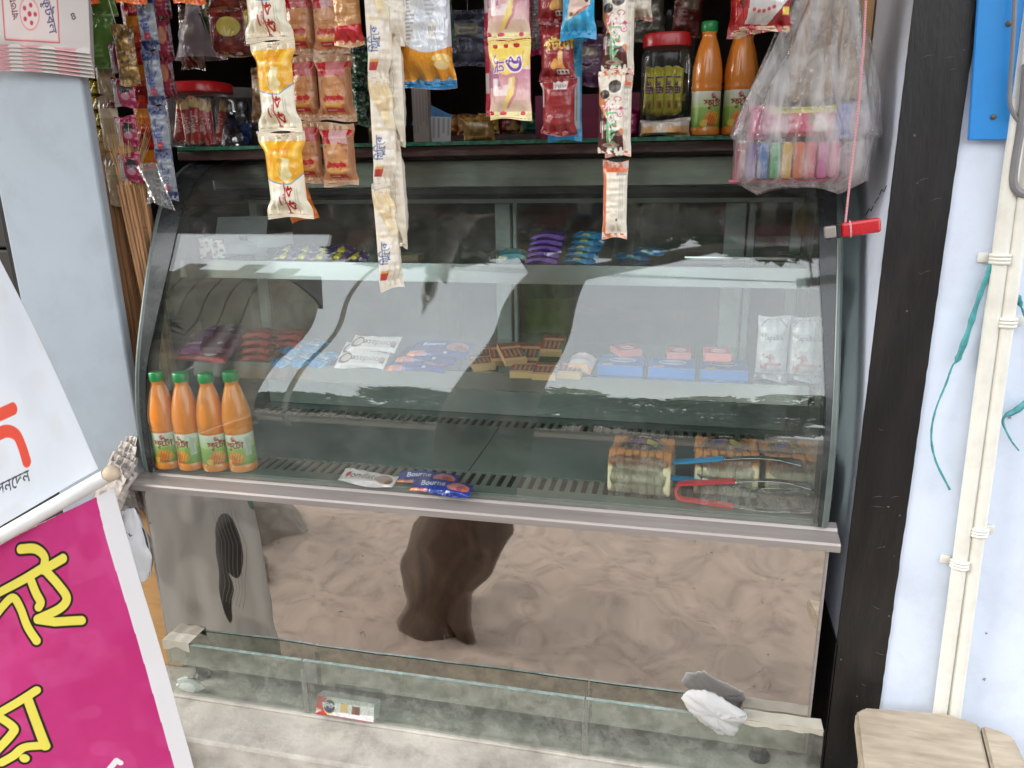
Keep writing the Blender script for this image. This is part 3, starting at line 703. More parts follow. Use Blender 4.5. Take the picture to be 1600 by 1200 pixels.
# ---- the two banners at the left
YR, YL = -.178, -.235
def bp_(x, y):                      # pixel -> point of the banner plane (through right edge at YR and the left frame edge at YL)
    A = at(165, 740, YR); B = at(0, 835, YL); d = np.array([A[0]-B[0], A[1]-B[1], 0]); n = np.cross(d, [0, 0, 1.])
    rr = ray(x, y); t = ((A-CAM)@n)/(rr@n); return CAM+rr*t
def banner(name, c00, c10, c11, c01, art, m, back, label, cat, seed=0, amp=.004, group=None):
    """bilinear sheet through four plane points (bottom-left, bottom-right, top-right, top-left)"""
    c00, c10, c11, c01 = [np.array(c) for c in (c00, c10, c11, c01)]
    x, y = art.x[..., None], art.y[..., None]
    P = (c00*(1-x)+c10*x)*(1-y)+(c01*(1-x)+c11*x)*y
    nv = np.cross(c10-c00, c01-c00); nv /= np.linalg.norm(nv)
    wv = amp*(vnoise(art.x*2.5, art.y*2, seed)+.35*vnoise(art.x*7, art.y*4, seed+1))
    Pf = (P+nv*wv[..., None]).reshape(-1, 3); Pb = Pf-nv*.0012
    n = len(Pf); o = mesh_np(name, np.vstack([Pf, Pb])-c00, np.vstack([quads(art.nx, art.ny), quads(art.nx, art.ny, n, True)]), m, None, np.vstack([art.c.reshape(-1, 3), back.reshape(-1, 3)]), loc=c00)
    return o
def inv_bilin(c00, c10, c11, c01, P):
    x = y = .5
    for _ in range(30):
        q = (c00*(1-x)+c10*x)*(1-y)+(c01*(1-x)+c11*x)*y; e = P-q
        dx = (c10-c00)*(1-y)+(c11-c01)*y; dy = (c01-c00)*(1-x)+(c11-c10)*x
        s = np.linalg.lstsq(np.stack([dx, dy], 1), e, rcond=None)[0]; x += s[0]; y += s[1]
    return x, y
def px_uv(corners, pts): return [inv_bilin(*corners, bp_(*p)) for p in pts]
# pink banner
pc = [np.array(c) for c in (bp_(-150, 1330), bp_(334, 1330), bp_(176, 764), bp_(-150, 916))]
W_, H_ = np.linalg.norm(pc[1]-pc[0]), np.linalg.norm(pc[2]-pc[1])
A = Art(W_, H_, .0011).fill((198, 50, 124)); A.blotch((214, 70, 140), .25, 4, 3); A.blotch((186, 30, 108), .45, 7, 9); A.blotch((218, 96, 156), .22, 13, 19, .1); A.blotch((190, 40, 110), .2, 33, 29, .1)
bord = px_uv(pc, [(150, 770), (166, 840), (268, 1200), (308, 1330)])
A.poly(bord+[(1.1, -.1), (1.1, 1.1)], (226, 224, 226))
A.poly(px_uv(pc, [(-200, 957), (0, 851), (150, 772), (185, 752), (185, 730), (-200, 890)]), (222, 216, 216))
def letter(A, c, strokes, r_in, r_out):
    for pl in strokes: A.stroke(px_uv(c, pl), r_out, (22, 16, 16))
    for pl in strokes: A.stroke(px_uv(c, pl), r_in, (238, 224, 92))
def curve(pts, k=6): return [tuple(q) for q in catmull(pts, k)]
g1 = [curve([(32, 858), (56, 857), (70.5, 869), (69, 886)]), [(68, 890), (100, 871)], curve([(-40, 946), (0, 926), (38, 905), (64, 889)]),
      curve([(73, 892), (92, 914), (104, 935), (92, 952), (58, 968)]), [(58, 969), (85, 973), (126, 971)], curve([(46, 901), (55.6, 926), (63, 941), (60, 949)]),
      curve([(-25, 985), (0, 952), (18, 936), (30, 952), (40.6, 980), (55.6, 1003)])]
letter(A, pc, g1, .0098, .0154)
g2 = [[(-40, 1140), (0, 1114), (55, 1081)], [(41, 1091), (64, 1153), (70, 1168)], curve([(-20, 1116), (0, 1124), (20, 1138), (16, 1150), (-12, 1180)]), curve([(66, 1166), (38, 1168), (21, 1181), (2, 1192)]), [(38, 1184), (39, 1185)]]
letter(A, pc, g2, .0098, .0154)
A.stroke(px_uv(pc, [(165, 1210), (180, 1192), (186, 1196)]), .006, (236, 236, 236))
Bk = Art(W_, H_, .0011).fill((232, 232, 228)); Bk.ell(.74, .60, .10, .11, (16, 14, 14)); Bk.ell(.66, .46, .045, .16, (20, 18, 18)); Bk.stroke([(.955, .97), (.975, .80), (.99, .74)], .012, (50, 150, 150)); Bk.blotch((150, 150, 148), .4, 5, 4)
for k in range(7): Bk.stroke([(.64+.03*k, .72), (.69+.03*k, .6), (.63+.025*k, .38)], .0009, (150, 150, 146))
pb = banner('banner', *pc, A, M_vinyl, Bk.c, '', '', 4, .011)
tag(pb, 'magenta vinyl banner with yellow black-outlined letters and a white border', 'banner')
# white banner with its rod
wc = [np.array(c) for c in (bp_(-150, 912), bp_(154, 732), bp_(-20, 360), bp_(-150, 360))]
W2, H2 = np.linalg.norm(wc[1]-wc[0]), np.linalg.norm(wc[2]-wc[1])
A = Art(W2, H2, .0011).fill((222, 228, 236)); A.blotch((206, 212, 220), .35, 2, 6); A.blotch((236, 238, 242), .3, 3, 16); A.blotch((206, 204, 202), .3, 9, 26, .2)
for pl in (px_uv(wc, [(-30, 662), (18, 640)]), px_uv(wc, curve([(-20, 690), (4, 676), (22, 680), (32, 698), (40, 722)]))): A.stroke(pl, .0095, (226, 82, 62))
tx = px_uv(wc, [(22, 752), (60, 733)])
ang = math.atan2((tx[1][1]-tx[0][1])*H2, (tx[1][0]-tx[0][0])*W2)
cxy = px_uv(wc, [(14, 758)])[0]; A.text('েলনেদন', cxy[0], cxy[1], .026, (34, 32, 36), ang, .012)
wb_ = banner('banner', *wc, A, M_vinyl, np.broadcast_to(lin((214, 216, 216)), A.c.shape), '', '', 7, .009)
tag(wb_, 'white vinyl banner with red and black lettering, weighted by a rod', 'banner')
a_, b_ = bp_(165, 741), bp_(-150, 921); dr = (b_-a_)/np.linalg.norm(b_-a_)
off = np.array([.012, -.012, 0])
def rel(o, p): return Vector(p)-Vector(o.location)
MB().tube([rel(wb_, a_+off*.6), rel(wb_, a_+dr*.5*np.linalg.norm(b_-a_)+off*.6), rel(wb_, b_+off*.6)], .0125, 16).build('rod', mat('white_plastic_rod', (226, 226, 224), .35, var=.05, dirt=(150, 140, 130), damt=.25), wb_, 60)
kb = MB(); kb.lathe([(.004, -.012), (.010, -.010), (.0135, -.003), (.0135, .004), (.009, .011), (.003, .013)], 16)
o = kb.build('rod_knob', mat('wooden_knob', (206, 186, 160), .5, var=.12), wb_, True)
o.location = rel(wb_, a_-dr*.010+off*.6); o.rotation_euler = Vector(-dr).to_track_quat('Z', 'Y').to_euler()

# ---- newspapers, white plastic bag and light board wedged beside the counter
M_news = mat('newsprint', (196, 184, 176), .85, var=.12, vscale=40, dirt=(120, 110, 106), dscale=60, damt=.5)
nb = empty('newspaper_bundle', at(195, 800, .03), 'crumpled stack of folded newspapers wedged beside the counter', 'newspapers')
r = random.Random(4); nmes = []
for q in range(3):
    A = Art(.055, .15, .0013).fill((200, 190, 182)); A.blotch((182, 170, 162), .5, 4, q); A.lines(.08, .05, .45, .9, 34, (120, 112, 110), .28, False, q); A.lines(.55, .05, .95, .95, 34, (120, 112, 110), .28, False, q+5); A.rect(.1, .9, .9, .96, (60, 56, 60), .6); A.rect(0, 0, .03, 1, (150, 140, 134))
    nmes.append(pouch_mesh('sheet', A, .007, M_paper, .0, .0, (196, 186, 178), q, .003, curl=.06))
for k in range(10):
    x, y = 205-k*4.6+r.uniform(-3, 3), 745+k*4.5+r.uniform(-6, 6)
    o = link('sheet', nmes[k % 3], nb, Vector(at(x, y, .075-.011*k))-nb.location, (r.uniform(-.15, .1), math.radians(-6+4.4*k+r.uniform(-5, 5)), r.uniform(-.5, .3)))
pbg = MB(); cc = at(212, 850, .0)
def blob(u, v):
    a = u*2*math.pi; q = v; rr = .042*math.sin(math.pi*min(.97, .12+q*.85))**.6
    n_ = .008*float(vnoise(np.array(u*8), np.array(v*6), 33))
    return Vector(((rr+n_)*math.cos(a)*.75, (rr+n_)*math.sin(a)*.6, -.09+.16*q))
o = pbg.grid(blob, 40, 24).build('plastic_bag', mat('white_polythene', (222, 222, 224), .3, var=.04, bump=.6, bscale=60, coat=.3), None, 'all', loc=(cc[0]-.02, .02, cc[2]+.0))
tag(o, 'crumpled white polythene bag tucked under the newspapers', 'plastic bag')
lt = MB()
for pl in (((0, 0), (.003, -.012)), ((-.004, .001), (.005, .003)), ((.009, .002), (.012, -.004), (.016, -.001))): lt.tube([(x, -.0, z) for x, z in pl], .0012, 5)
lt.build('lettering', mat('blue_marker', (48, 56, 128), .6), o, loc=(.006, -.028, .025))
cwl, ccr = at(196, 960, .06), at(268, 960, .06)
wbd = MB().box((-.115, .075, ZF+.002), (-.008, .093, -.03), .002)
M_ply = mat('pale_plywood', (196, 152, 98), .6, var=.22, vscale=9, stretch=(1, 1, 9), dirt=(140, 98, 60), dscale=9, damt=.5)
tag(wbd.build('plywood_board', M_ply), 'pale plywood board standing behind the magenta banner beside the counter', 'board')

# ---- brooms between pillar and counter
M_br = mat('broom_grass', (190, 144, 102), .8, var=.35, vscale=30, stretch=(6, 6, .25), bump=.8, bscale=90, dirt=(82, 52, 38), dscale=9, damt=.6)
M_bt = mat('broom_tips', (200, 162, 116), .85, var=.3, vscale=60)
for k, (xb, yb, xt, yt, Yd, lab) in enumerate(((232, 640, 172, 300, .20, 'reddish brown grass broom standing closest to the blue pillar'), (252, 520, 205, 288, .17, 'light brown grass broom nearest the counter glass'), (238, 560, 188, 292, .25, 'brown grass broom standing between the two others'))):
    p0, p1 = at(xb, yb, Yd), at(xt, yt, Yd); bo = empty('broom', p0, lab, 'broom')
    d = p1-p0
    n = 44; b = MB(); rr = random.Random(k)
    for i in range(n):
        a = rr.uniform(0, 6.28); q = .025*math.sqrt(rr.random()); ox, oy = q*math.cos(a), q*math.sin(a)
        b.tube([(ox*.7, oy*.7, -.12), (d[0]*.5+ox, d[1]*.5+oy, d[2]*.5), (d[0]+ox*1.1, d[1]+oy*1.1, d[2])], [.0032, .0036, .003], 5)
    b.build('stalks', M_br, bo, True)
    b = MB()
    for i in range(140):
        a = rr.uniform(0, 6.28); q = .02*math.sqrt(rr.random()); s = rr.uniform(.06, .12)
        e = (d[0]+2.3*q*math.cos(a)+.012, d[1]+2.0*q*math.sin(a), d[2]+s)
        b.tube([(d[0]+q*math.cos(a), d[1]+q*math.sin(a), d[2]-.01), (d[0]+1.4*q*math.cos(a)+.003, d[1]+1.3*q*math.sin(a), d[2]+s*.5), e], [.0014, .001, .0003], 4, False)
    o = b.build('bristles', M_bt, bo); o['kind'] = 'stuff'
    MB().tube([(d[0]*.72+.019*math.cos(a), d[1]*.72+.019*math.sin(a), d[2]*.72) for a in np.linspace(0, 6.3, 18)], .0016, 5).build('binding', mat('twine', (90, 60, 44), .8), bo)

# ---- right wall: sign plate, cables, pipes, twine, bench
sp = empty('sign_plate', at(1556, 110, .04), 'bright blue painted metal plate screwed to the right wall', 'sign plate')
c = np.array(sp.location)
M_blue = mat('blue_enamel', (40, 138, 214), .35, var=.06, vscale=10, bump=.15, bscale=40, coat=.3, dirt=(30, 100, 170), dscale=20, damt=.3)
e0, e1, e2, e3 = at(1511, 219, .042), at(1690, 219, .042), at(1690, -160, .042), at(1536, -160, .042)
MB().prism([rel(sp, q) for q in (e0, e1, e2, e3)], (0, -.006, 0), .0012).build('plate', M_blue, sp)
M_screw = mat('screw_steel', (110, 96, 86), .45, metal=.8, var=.3)
for x, y in ((1576, 37), (1552, 183)):
    q = at(x, y, .0355); s_ = MB(); s_.lathe([(.0038, 0), (.0036, .0012), (.002, .002), (.0005, .0021)], 12)
    o = s_.build('screw', M_screw, sp, True); o.location = rel(sp, q); o.rotation_euler = (math.pi/2, 0, 0)
M_pvc = mat('cream_pvc', (226, 224, 214), .35, var=.03, dirt=(160, 150, 136), dscale=20, damt=.25)
for k, (xa, ya, xb, yb, clips, lab) in enumerate(((1583, 250, 1468, 1120, ((1561, 404), (1497, 880)), 'cream plastic pipe nearer the black band on the right wall'), (1606, 250, 1490, 1120, ((1570, 503), (1531, 830)), 'cream plastic pipe farther from the black band on the right wall'))):
    pa, pb_ = at(xa, ya, .035), at(xb, yb, .035)
    po = empty('conduit_pipe', (pb_[0], .035, -.40), lab, 'pipe', 'twin plastic pipes on the right wall')
    x0 = (pa[0]+pb_[0])/2 + .0
    slope = (pa[0]-pb_[0])/(pa[2]-pb_[2])
    f_ = lambda z: pb_[0]+slope*(z-pb_[2])
    MB().tube([rel(po, (f_(-.9), .036, -.9)), rel(po, (f_(0), .036, 0)), rel(po, (f_(1.6), .036, 1.6))], .0108, 18).build('tube', M_pvc, po, 60)
    for cx_, cy_ in clips:
        z = at(cx_, cy_, .035)[2]; x = f_(z); b = MB()
        b.tube([rel(po, (x+.0125*math.cos(a), .036-.0125*math.sin(a), z)) for a in np.linspace(0, math.pi, 12)], .0022, 6)
        sg = -1 if k == 0 else 1
        b.box(rel(po, (x+sg*.0185-.007, .043, z-.007)), rel(po, (x+sg*.0185+.007, .049, z+.007)), .002)
        b2 = MB()
        for dz in (-.005, 0, .005): b2.tube([rel(po, (x+.0125*math.cos(a), .036-.0125*math.sin(a), z+dz)) for a in np.linspace(0, math.pi, 12)], .0026, 6)
        cl = b2.build('clip', M_pvc, po, True); b.build('clip_tab', M_pvc, cl, True)
M_cab = mat('grey_cable', (120, 118, 120), .5)
for pts, rad, lab in ((((1588, -60), (1583, 60), (1578, 140), (1580, 170), (1592, 190), (1612, 210)), .0028, 'thin grey cable crossing the blue plate at the right edge'), (((1604, 100), (1596, 190), (1585, 260), (1584, 288), (1592, 300), (1606, 302), (1620, 280)), .0055, 'thick grey cable loop hanging below the blue plate')):
    Q = [at(x, y, .024) for x, y in catmull(pts, 5)]; o = MB().tube([Vector(q-Q[0]) for q in Q], rad, 8).build('cable', M_cab, None, True, loc=Q[0]); tag(o, lab, 'cable')
M_tw = mat('teal_polythene_twine', (70, 146, 150), .4, var=.3, vscale=60, bump=.6)
for pts, lab in ((((1553, 402), (1545, 425), (1528, 470), (1512, 520), (1497, 560), (1488, 572), (1478, 600), (1462, 640), (1455, 680), (1462, 720), (1484, 765)), 'long teal plastic twine dangling left of the pipes'), (((1588, 455), (1596, 480), (1612, 520)), 'short teal plastic twine end tied right of the pipes'), (((1612, 620), (1590, 640), (1567, 655), (1578, 685), (1592, 704)), 'teal twine loop low at the right edge of the wall')):
    C_ = catmull(pts, 5); Q = [at(x, y, .036) for x, y in C_]; n = len(Q)
    rad = [(.0042 if 1 < i < n*.42 else .0016)*(.75+.5*random.random()) for i in range(n)]
    o = MB().tube([Vector(q-Q[0]) for q in Q], rad, 6).build('twine', M_tw, None, True, loc=Q[0]); tag(o, lab, 'twine', 'teal twine on the right wall')
bn = empty('bench', (1.5, -.1, ZF), 'worn wooden bench with rounded corners at the bottom right', 'bench')
M_bw = mat('worn_bench_wood', (172, 158, 138), .6, var=.22, vscale=10, stretch=(1, 5, 5), dirt=(120, 104, 88), dscale=12, damt=.5, bump=.3)
z = -.30; q = [atz(1337, 1112, z), atz(1351, 1104, z), atz(1475, 1113, z), atz(1562, 1140, z), atz(1584, 1150, z), atz(1606, 1196, z), atz(1600, 1330, z), atz(1365, 1330, z), atz(1345, 1180, z)]
sa, sb2 = atz(1530, 1130, z), atz(1578, 1330, z); sa2, sb3 = atz(1533, 1131, z), atz(1581, 1330, z)
MB().prism([rel(bn, p_) for p_ in (q[0], q[1], q[2], sa, sb2, q[7], q[8])], (0, 0, -.03), .004).build('plank', M_bw, bn)
MB().prism([rel(bn, p_) for p_ in (sa2, q[3], q[4], q[5], q[6], sb3)], (0, 0, -.03), .004).build('plank', M_bw, bn)
for x, y in ((1.385, -.04), (1.56, -.05), (1.37, -.2), (1.52, -.2)): MB().box(rel(bn, (x-.018, y-.018, ZG if y < -.118 else ZF)), rel(bn, (x+.018, y+.018, -.331)), .003).build('leg', M_bw, bn)
# ---- paper, tissue and carton at the foot guard
outl = [(1064, 1094), (1072, 1082), (1100, 1080), (1135, 1098), (1166, 1116), (1169, 1124), (1158, 1140), (1146, 1152), (1122, 1149), (1098, 1132), (1076, 1112)]
oc = np.array(outl+outl[:1], float); tt = np.linspace(0, len(outl), 66, endpoint=False); oc = np.stack([np.interp(tt, np.arange(len(outl)+1), oc[:, q]) for q in (0, 1)], 1)
Q = [at(x, y, -.010) for x, y in oc]; c = sum(Q)/len(Q); b = MB(); rings = []; n = len(Q)
for f_, dy in ((.04, -.013), (.2, -.0125), (.36, -.012), (.52, -.011), (.68, -.0095), (.82, -.007), (.94, -.004), (1.0, 0), (.96, .004), (.8, .007), (.4, .009), (.05, .009)):
    rg = []
    for k, q in enumerate(Q):
        X_, Z_ = (q-c)[0]*f_, (q-c)[2]*f_; cre = abs(float(vnoise(np.array(X_*60+Z_*95+9), np.array(Z_*30-X_*14), 4)))+.5*abs(float(vnoise(np.array(X_*140), np.array(Z_*150), 6)))
        rg.append(b.bm.verts.new((X_, dy+.0065*cre-.003, Z_+.0012*math.sin(k*2.7)*f_)))
    rings.append(rg)
for i in range(len(rings)-1):
    for k in range(n): b.bm.faces.new((rings[i][k], rings[i][(k+1) % n], rings[i+1][(k+1) % n], rings[i+1][k]))
b.bm.faces.new(rings[0][::-1]); b.bm.faces.new(rings[-1])
o = b.build('paper', film_mat('white_paper', .96, (.86, .85, .84), .4, .5, 60), None, 'all', loc=(c[0], -.006, c[2])); tag(o, 'folded white paper draped over the glass guard at right', 'paper')
ts = MB(); c = at(300, 1066, .012)
ts.grid(lambda u, v: Vector((.028*math.sin(math.pi*max(.02, v))*math.cos(u*6.283)*(1+.3*float(vnoise(np.array(u*9), np.array(v*7), 2))), .012*math.sin(math.pi*max(.02, v))*math.sin(u*6.283), .017*math.cos(math.pi*v)*(1+.2*float(vnoise(np.array(u*7), np.array(v*7), 5))))), 30, 16)
o = ts.build('tissue', mat('white_tissue', (224, 224, 222), .8, var=.06, bump=.8, bscale=90), None, 'all', loc=(c[0], .006, ZF+.019)); tag(o, 'crumpled white tissue ball behind the left end of the glass guard', 'tissue')
c, w, h = span(484, 606, 1082, 1117, .012)
A = Art(.125, .038, .001).fill((216, 214, 210)); A.blotch((170, 168, 162), .5, 40, 2); A.rect(0, 0, .2, 1, (186, 52, 48)); A.blotch((226, 210, 196), .7, 14, 5, .1, (0, 0, .2, 1))
A.ell(.23, .5, .11, .40, (206, 190, 110)); A.ell(.23, .5, .095, .34, (26, 44, 92)); A.text('টিপটপ', .23, .56, .011, (230, 230, 226), 0, .02)
A.rect(.42, .3, .55, .75, (214, 180, 110)); A.rect(.62, .28, .76, .7, (120, 66, 36)); A.rect(0, 0, 1, .06, (140, 40, 60))
o = link('snack_carton', box_mesh('snack_carton', A, .03, M_card, (206, 206, 202)), None, (c[0], .008, ZF+.0215), (math.radians(-20), 0, math.radians(-1))); tag(o, 'small speckled white snack carton with a red end under the counter', 'carton')
# ---- lighter on its string
lc = at(1327, 358, .02); lg = empty('lighter', lc, 'red disposable lighter tied to a red string by the glass', 'lighter', rot=(0, math.radians(-9), 0))
MB().box((-.012, -.006, -.0105), (.042, .006, .0105), .004).build('body', mat('red_plastic', (186, 22, 34), .25, var=.05, coat=.4), lg)
MB().box((-.034, -.0058, -.0085), (-.018, .0058, .0085), .002).build('hood', M_steel, lg); MB().box((-.018, -.0062, -.0102), (-.0118, .0062, .0102), .001).build('collar', M_rub, lg)
w_ = MB(); w_.lathe([(.004, -.005), (.004, .005)], 14); o = w_.build('wheel', M_rub, lg); o.rotation_euler = (math.pi/2, 0, 0); o.location = (-.03, 0, -.0075)
Q = [at(x, y, .02) for x, y in ((1356, -60), (1350, 60), (1342, 160), (1332, 250), (1325, 310), (1321, 348))]
b = MB(); b.tube([Vector(q-Q[0]) for q in Q], .0016, 6)
M_str = bpy.data.materials.new('red_white_string'); nt, p = nodes(M_str); tcn = N(nt, 'ShaderNodeTexCoord'); wv = N(nt, 'ShaderNodeTexWave', Scale=160.0, bands_direction='Z'); nt.links.new(tcn.outputs['Object'], wv.inputs['Vector'])
rp = N(nt, 'ShaderNodeValToRGB'); rp.color_ramp.elements[0].color = (*lin((170, 40, 60)), 1); rp.color_ramp.elements[1].color = (*lin((226, 190, 196)), 1); nt.links.new(wv.outputs['Color'], rp.inputs['Fac']); nt.links.new(rp.outputs['Color'], p.inputs['Base Color'])
o = b.build('string', M_str, None, True, loc=Q[0]); tag(o, 'red and white twisted string holding the lighter', 'string')
MB().tube([(.001+.0, .0075*math.cos(a), .0118*math.sin(a)) for a in np.linspace(0, 6.3, 14)], .0014, 5).build('string_knot', M_str, lg)
# ================================================================== hanging goods
M_thread = mat('white_thread', (190, 186, 180), .7)
def strip(name, label, cat, packs, group=None, sway=0.0):
    """packs: list of (mesh, px centre x, px top, px bottom, Y, yaw, tilt); one thing, each packet a part"""
    lo = packs[-1]; c0 = at(lo[1], lo[3], lo[4]); t = empty(name, c0, label, cat, group)
    for me, cx, y0, y1, Y, yaw, tilt in packs:
        c = at(cx, (y0+y1)/2, Y); o = link('packet', me, t, Vector(c)-t.location, (tilt, 0, yaw))
    top = packs[0]; p = at(top[1], top[2], top[4])
    MB().tube([Vector(p)-t.location, Vector((p[0], .06, 1.22))-t.location], .0008, 4).build('thread', M_thread, t)
    return t
def size(px0, px1, y0, y1, Y): _, w, h = span(px0, px1, y0, y1, Y); return w, h

# ---- cake strip
w, h = size(398, 471, 64, 208, .05)
def cake_art():
    A = Art(w, h, .0010).fill((236, 230, 206))
    A.below(lambda x: 1+0*x, (240, 182, 44)); A.blotch((226, 150, 20), .5, 6, 4); A.blotch((252, 214, 90), .6, 8, 9, .2)
    A.below(lambda x: .47-.05*np.sin((x-.1)*3.2)+.07*(x > .72)*(x-.72)*4, (60, 150, 190)); A.below(lambda x: .455-.05*np.sin((x-.1)*3.2)+.07*(x > .72)*(x-.72)*4, (238, 232, 210))
    A.poly([(.40, .55), (.52, .72), (.74, .70), (.70, .60), (.78, .52), (.62, .42), (.44, .47)], (236, 222, 170)); A.poly([(.40, .55), (.52, .72), (.56, .68), (.46, .49)], (206, 168, 96)); A.blotch((214, 190, 120), .4, 16, 3, .1, (.45, .45, .78, .7))
    A.text('েকক', .60, .22, .030, (176, 30, 40), math.pi/2, .02); A.rect(.36, .16, .40, .27, (186, 60, 60)); A.text('Cake', .47, .24, .009, (150, 60, 60), math.pi/2, .01)
    A.lines(.16, .12, .24, .36, 2, (120, 150, 150), .5, True, 2); A.lines(.76, .12, .86, .36, 2, (130, 130, 110), .5, True, 3)
    A.rect(0, .905, 1, 1, (234, 228, 206)); A.text('েডইি্র', .52, .95, .010, (110, 84, 60), 0, .02); A.lines(.36, .925, .66, .965, 2, (120, 90, 70), .6)
    A.text('প্রাণ', .56, .78, .014, (214, 120, 60), 0, .02, .7)
    A.rect(0, 0, 1, .05, (230, 224, 204)); A.lines(.35, .055, .7, .075, 1, (120, 80, 70), .6); return A
cake = pouch_mesh('cake_packet', cake_art(), .034, M_film, .085, .22, (226, 210, 180), 3, .0022)
strip('cake_strip', 'hanging strip of yellow and cream cake packets at the left', 'snack strip', [(cake, 414, -84, 64, .05, .05, .02), (cake, 432, 64, 208, .05, -.08, .0), (cake, 447, 206, 344, .05, .06, .05)])
# orange packet peeping behind the cake
A = Art(.05, .09, .002).fill((220, 120, 40)); ob = pouch_mesh('orange_packet', A, .02, M_foil, .08, .1, None, 4)
o = link('cake_packet', ob, None, at(464, 305, .10), (0, math.radians(-14), .3)); tag(o, 'small orange packet half hidden behind the lowest cake packet', 'packet')

# ---- rusk strips
def rusk_art(w, h, seed, flap=False):
    A = Art(w, h, .0011).fill((200, 138, 88)); A.blotch((168, 98, 56), .8, 5, seed); A.blotch((226, 184, 140), .5, 9, seed+2, .1)
    A.rect(0, .68, 1, .90, (186, 16, 32)); A.poly([(.3, .90), (.45, .55), (.62, .70), (.9, .66), (.8, .9)], (226, 196, 196), .8 if seed % 2 else .35)  # pale highlight painted across the red top
    A.rect(0, 0, .1, .9, (176, 120, 96), .6); A.rect(.9, 0, 1, .9, (166, 110, 84), .6); A.ell(.5, .42, .36, .26, (214, 156, 104), .6)
    for x in np.linspace(.24, .76, 6): A.ell(x, .335+.01*math.sin(x*20), .055, .035, (190, 34, 34))
    A.text('টোস্ট', .5, .335, .012, (180, 30, 34), 0, .03); A.stroke([(.22, .27), (.36, .235), (.5, .225), (.64, .235), (.78, .27)], .0016, (232, 176, 70))
    A.rect(.28, .13, .76, .195, (186, 34, 44)); A.lines(.32, .145, .72, .18, 1, (236, 200, 190), .8)
    A.lines(.4, .44, .56, .54, 3, (120, 70, 40), .5); A.rect(0, .91, 1, 1, (206, 184, 150)); A.rect(0, 0, 1, .085, (206, 178, 150)); A.lines(.05, .02, .9, .07, 1, (120, 70, 60), .4)
    if flap:
        A.rect(.86, .1, 1, .8, (190, 138, 100)); A.lines(.88, .12, .98, .78, 3, (120, 70, 60), .6, True)
    return A
w, h = size(450, 500, 88, 190, .085); rk1 = pouch_mesh('rusk_packet', rusk_art(w, h, 2), .030, M_film, .09, .1, (190, 150, 120), 5, .0016)
w, h = size(497, 556, 88, 192, .075); rk2 = pouch_mesh('rusk_packet', rusk_art(w, h, 3, True), .034, M_film, .09, .12, (190, 150, 120), 8, .0016)
rk2b = pouch_mesh('rusk_packet', rusk_art(w, h, 6, True), .034, M_film, .09, .12, (190, 150, 120), 11, .0018)
strip('rusk_strip', 'narrow strip of red-topped rusk packets right beside the cake strip', 'snack strip', [(rk1, 466, -18, 86, .10, .06, 0), (rk1, 474, 86, 190, .10, -.05, 0), (rk1, 480, 188, 288, .10, .03, .02)], 'rusk strips')
strip('rusk_strip', 'wider strip of red-topped rusk packets between the narrow rusks and the cream bars', 'snack strip', [(rk2, 516, -18, 86, .085, -.04, 0), (rk2b, 524, 84, 192, .085, .05, 0), (rk2, 530, 190, 294, .085, -.05, .03)], 'rusk strips')
w, h = size(518, 568, -42, 73, .05)
A = Art(w, h, .0011).fill((206, 156, 104)); A.blotch((186, 130, 80), .6, 5, 4); A.rect(0, .04, 1, .26, (190, 28, 40)); A.below(lambda x: .25+.05*x, (196, 32, 44)); A.rect(.05, .48, .7, .56, (170, 120, 60), .6); A.rect(0, 0, 1, .05, (206, 178, 140)); A.rect(0, .8, 1, 1, (196, 30, 40)); A.lines(.1, .3, .6, .46, 3, (140, 80, 40), .5)
me = pouch_mesh('bread_packet', A, .03, M_foil, .07, .12, (190, 140, 90), 6, .002)
strip('bread_packet', 'single rusk packet with a red band at its lower end hanging at the top', 'snack packet', [(me, 541, -42, 73, .045, -.08, .04)])

# ---- cream bar strips, twisted edge-on
w, h = .052, .172
def cream_art(front, seed):
    A = Art(w, h, .0011).fill((232, 224, 208)); A.blotch((222, 208, 190), .5, 4, seed)
    if front:
        A.poly([(0, 1), (.7, 1), (.55, .62), (.35, .56), (0, .8)], (212, 178, 110), .6); A.blotch((240, 224, 180), .6, 6, seed+4, .1, (0, .5, .8, 1))
        A.text('িমিল্ক', .16, .36, .014, (44, 84, 150), math.pi/2, .02); A.text('Milk', .28, .34, .009, (44, 84, 150), math.pi/2, .02)
        A.rect(.04, .10, .3, .17, (180, 60, 56)); A.rect(.04, .17, .3, .19, (230, 176, 90)); A.lines(.72, .2, .8, .8, 1, (90, 90, 110), .7, True)
    else:
        A.lines(.55, .25, .8, .8, 3, (110, 108, 120), .55, True, seed); A.lines(.3, .4, .36, .75, 1, (150, 140, 140), .4, True)
    A.rect(0, 0, 1, .06, (228, 220, 204)); A.rect(0, .94, 1, 1, (228, 220, 204)); return A
cf = pouch_mesh('cream_bar', cream_art(True, 1), .026, M_film, .07, .1, (230, 220, 206), 2, .0022); cbk = pouch_mesh('cream_bar', cream_art(False, 7), .024, M_film, .07, .08, (230, 220, 206), 9, .0022)
strip('cream_bar_strip', 'long twisted strip of cream bar packets, the longest one hanging', 'snack strip', [(cf, 592, -52, 124, .03, .95, 0), (cf, 601, 120, 292, .03, .92, .02), (cf, 606, 288, 455, .03, 1.05, -.03)])
strip('cream_bar_strip', 'shorter cream bar strip turned backside out beside the longest strip', 'snack strip', [(cbk, 614, -108, 68, .05, .75, 0), (cbk, 618, 66, 218, .05, -.72, 0), (cbk, 622, 216, 394, .05, -.80, .02)])

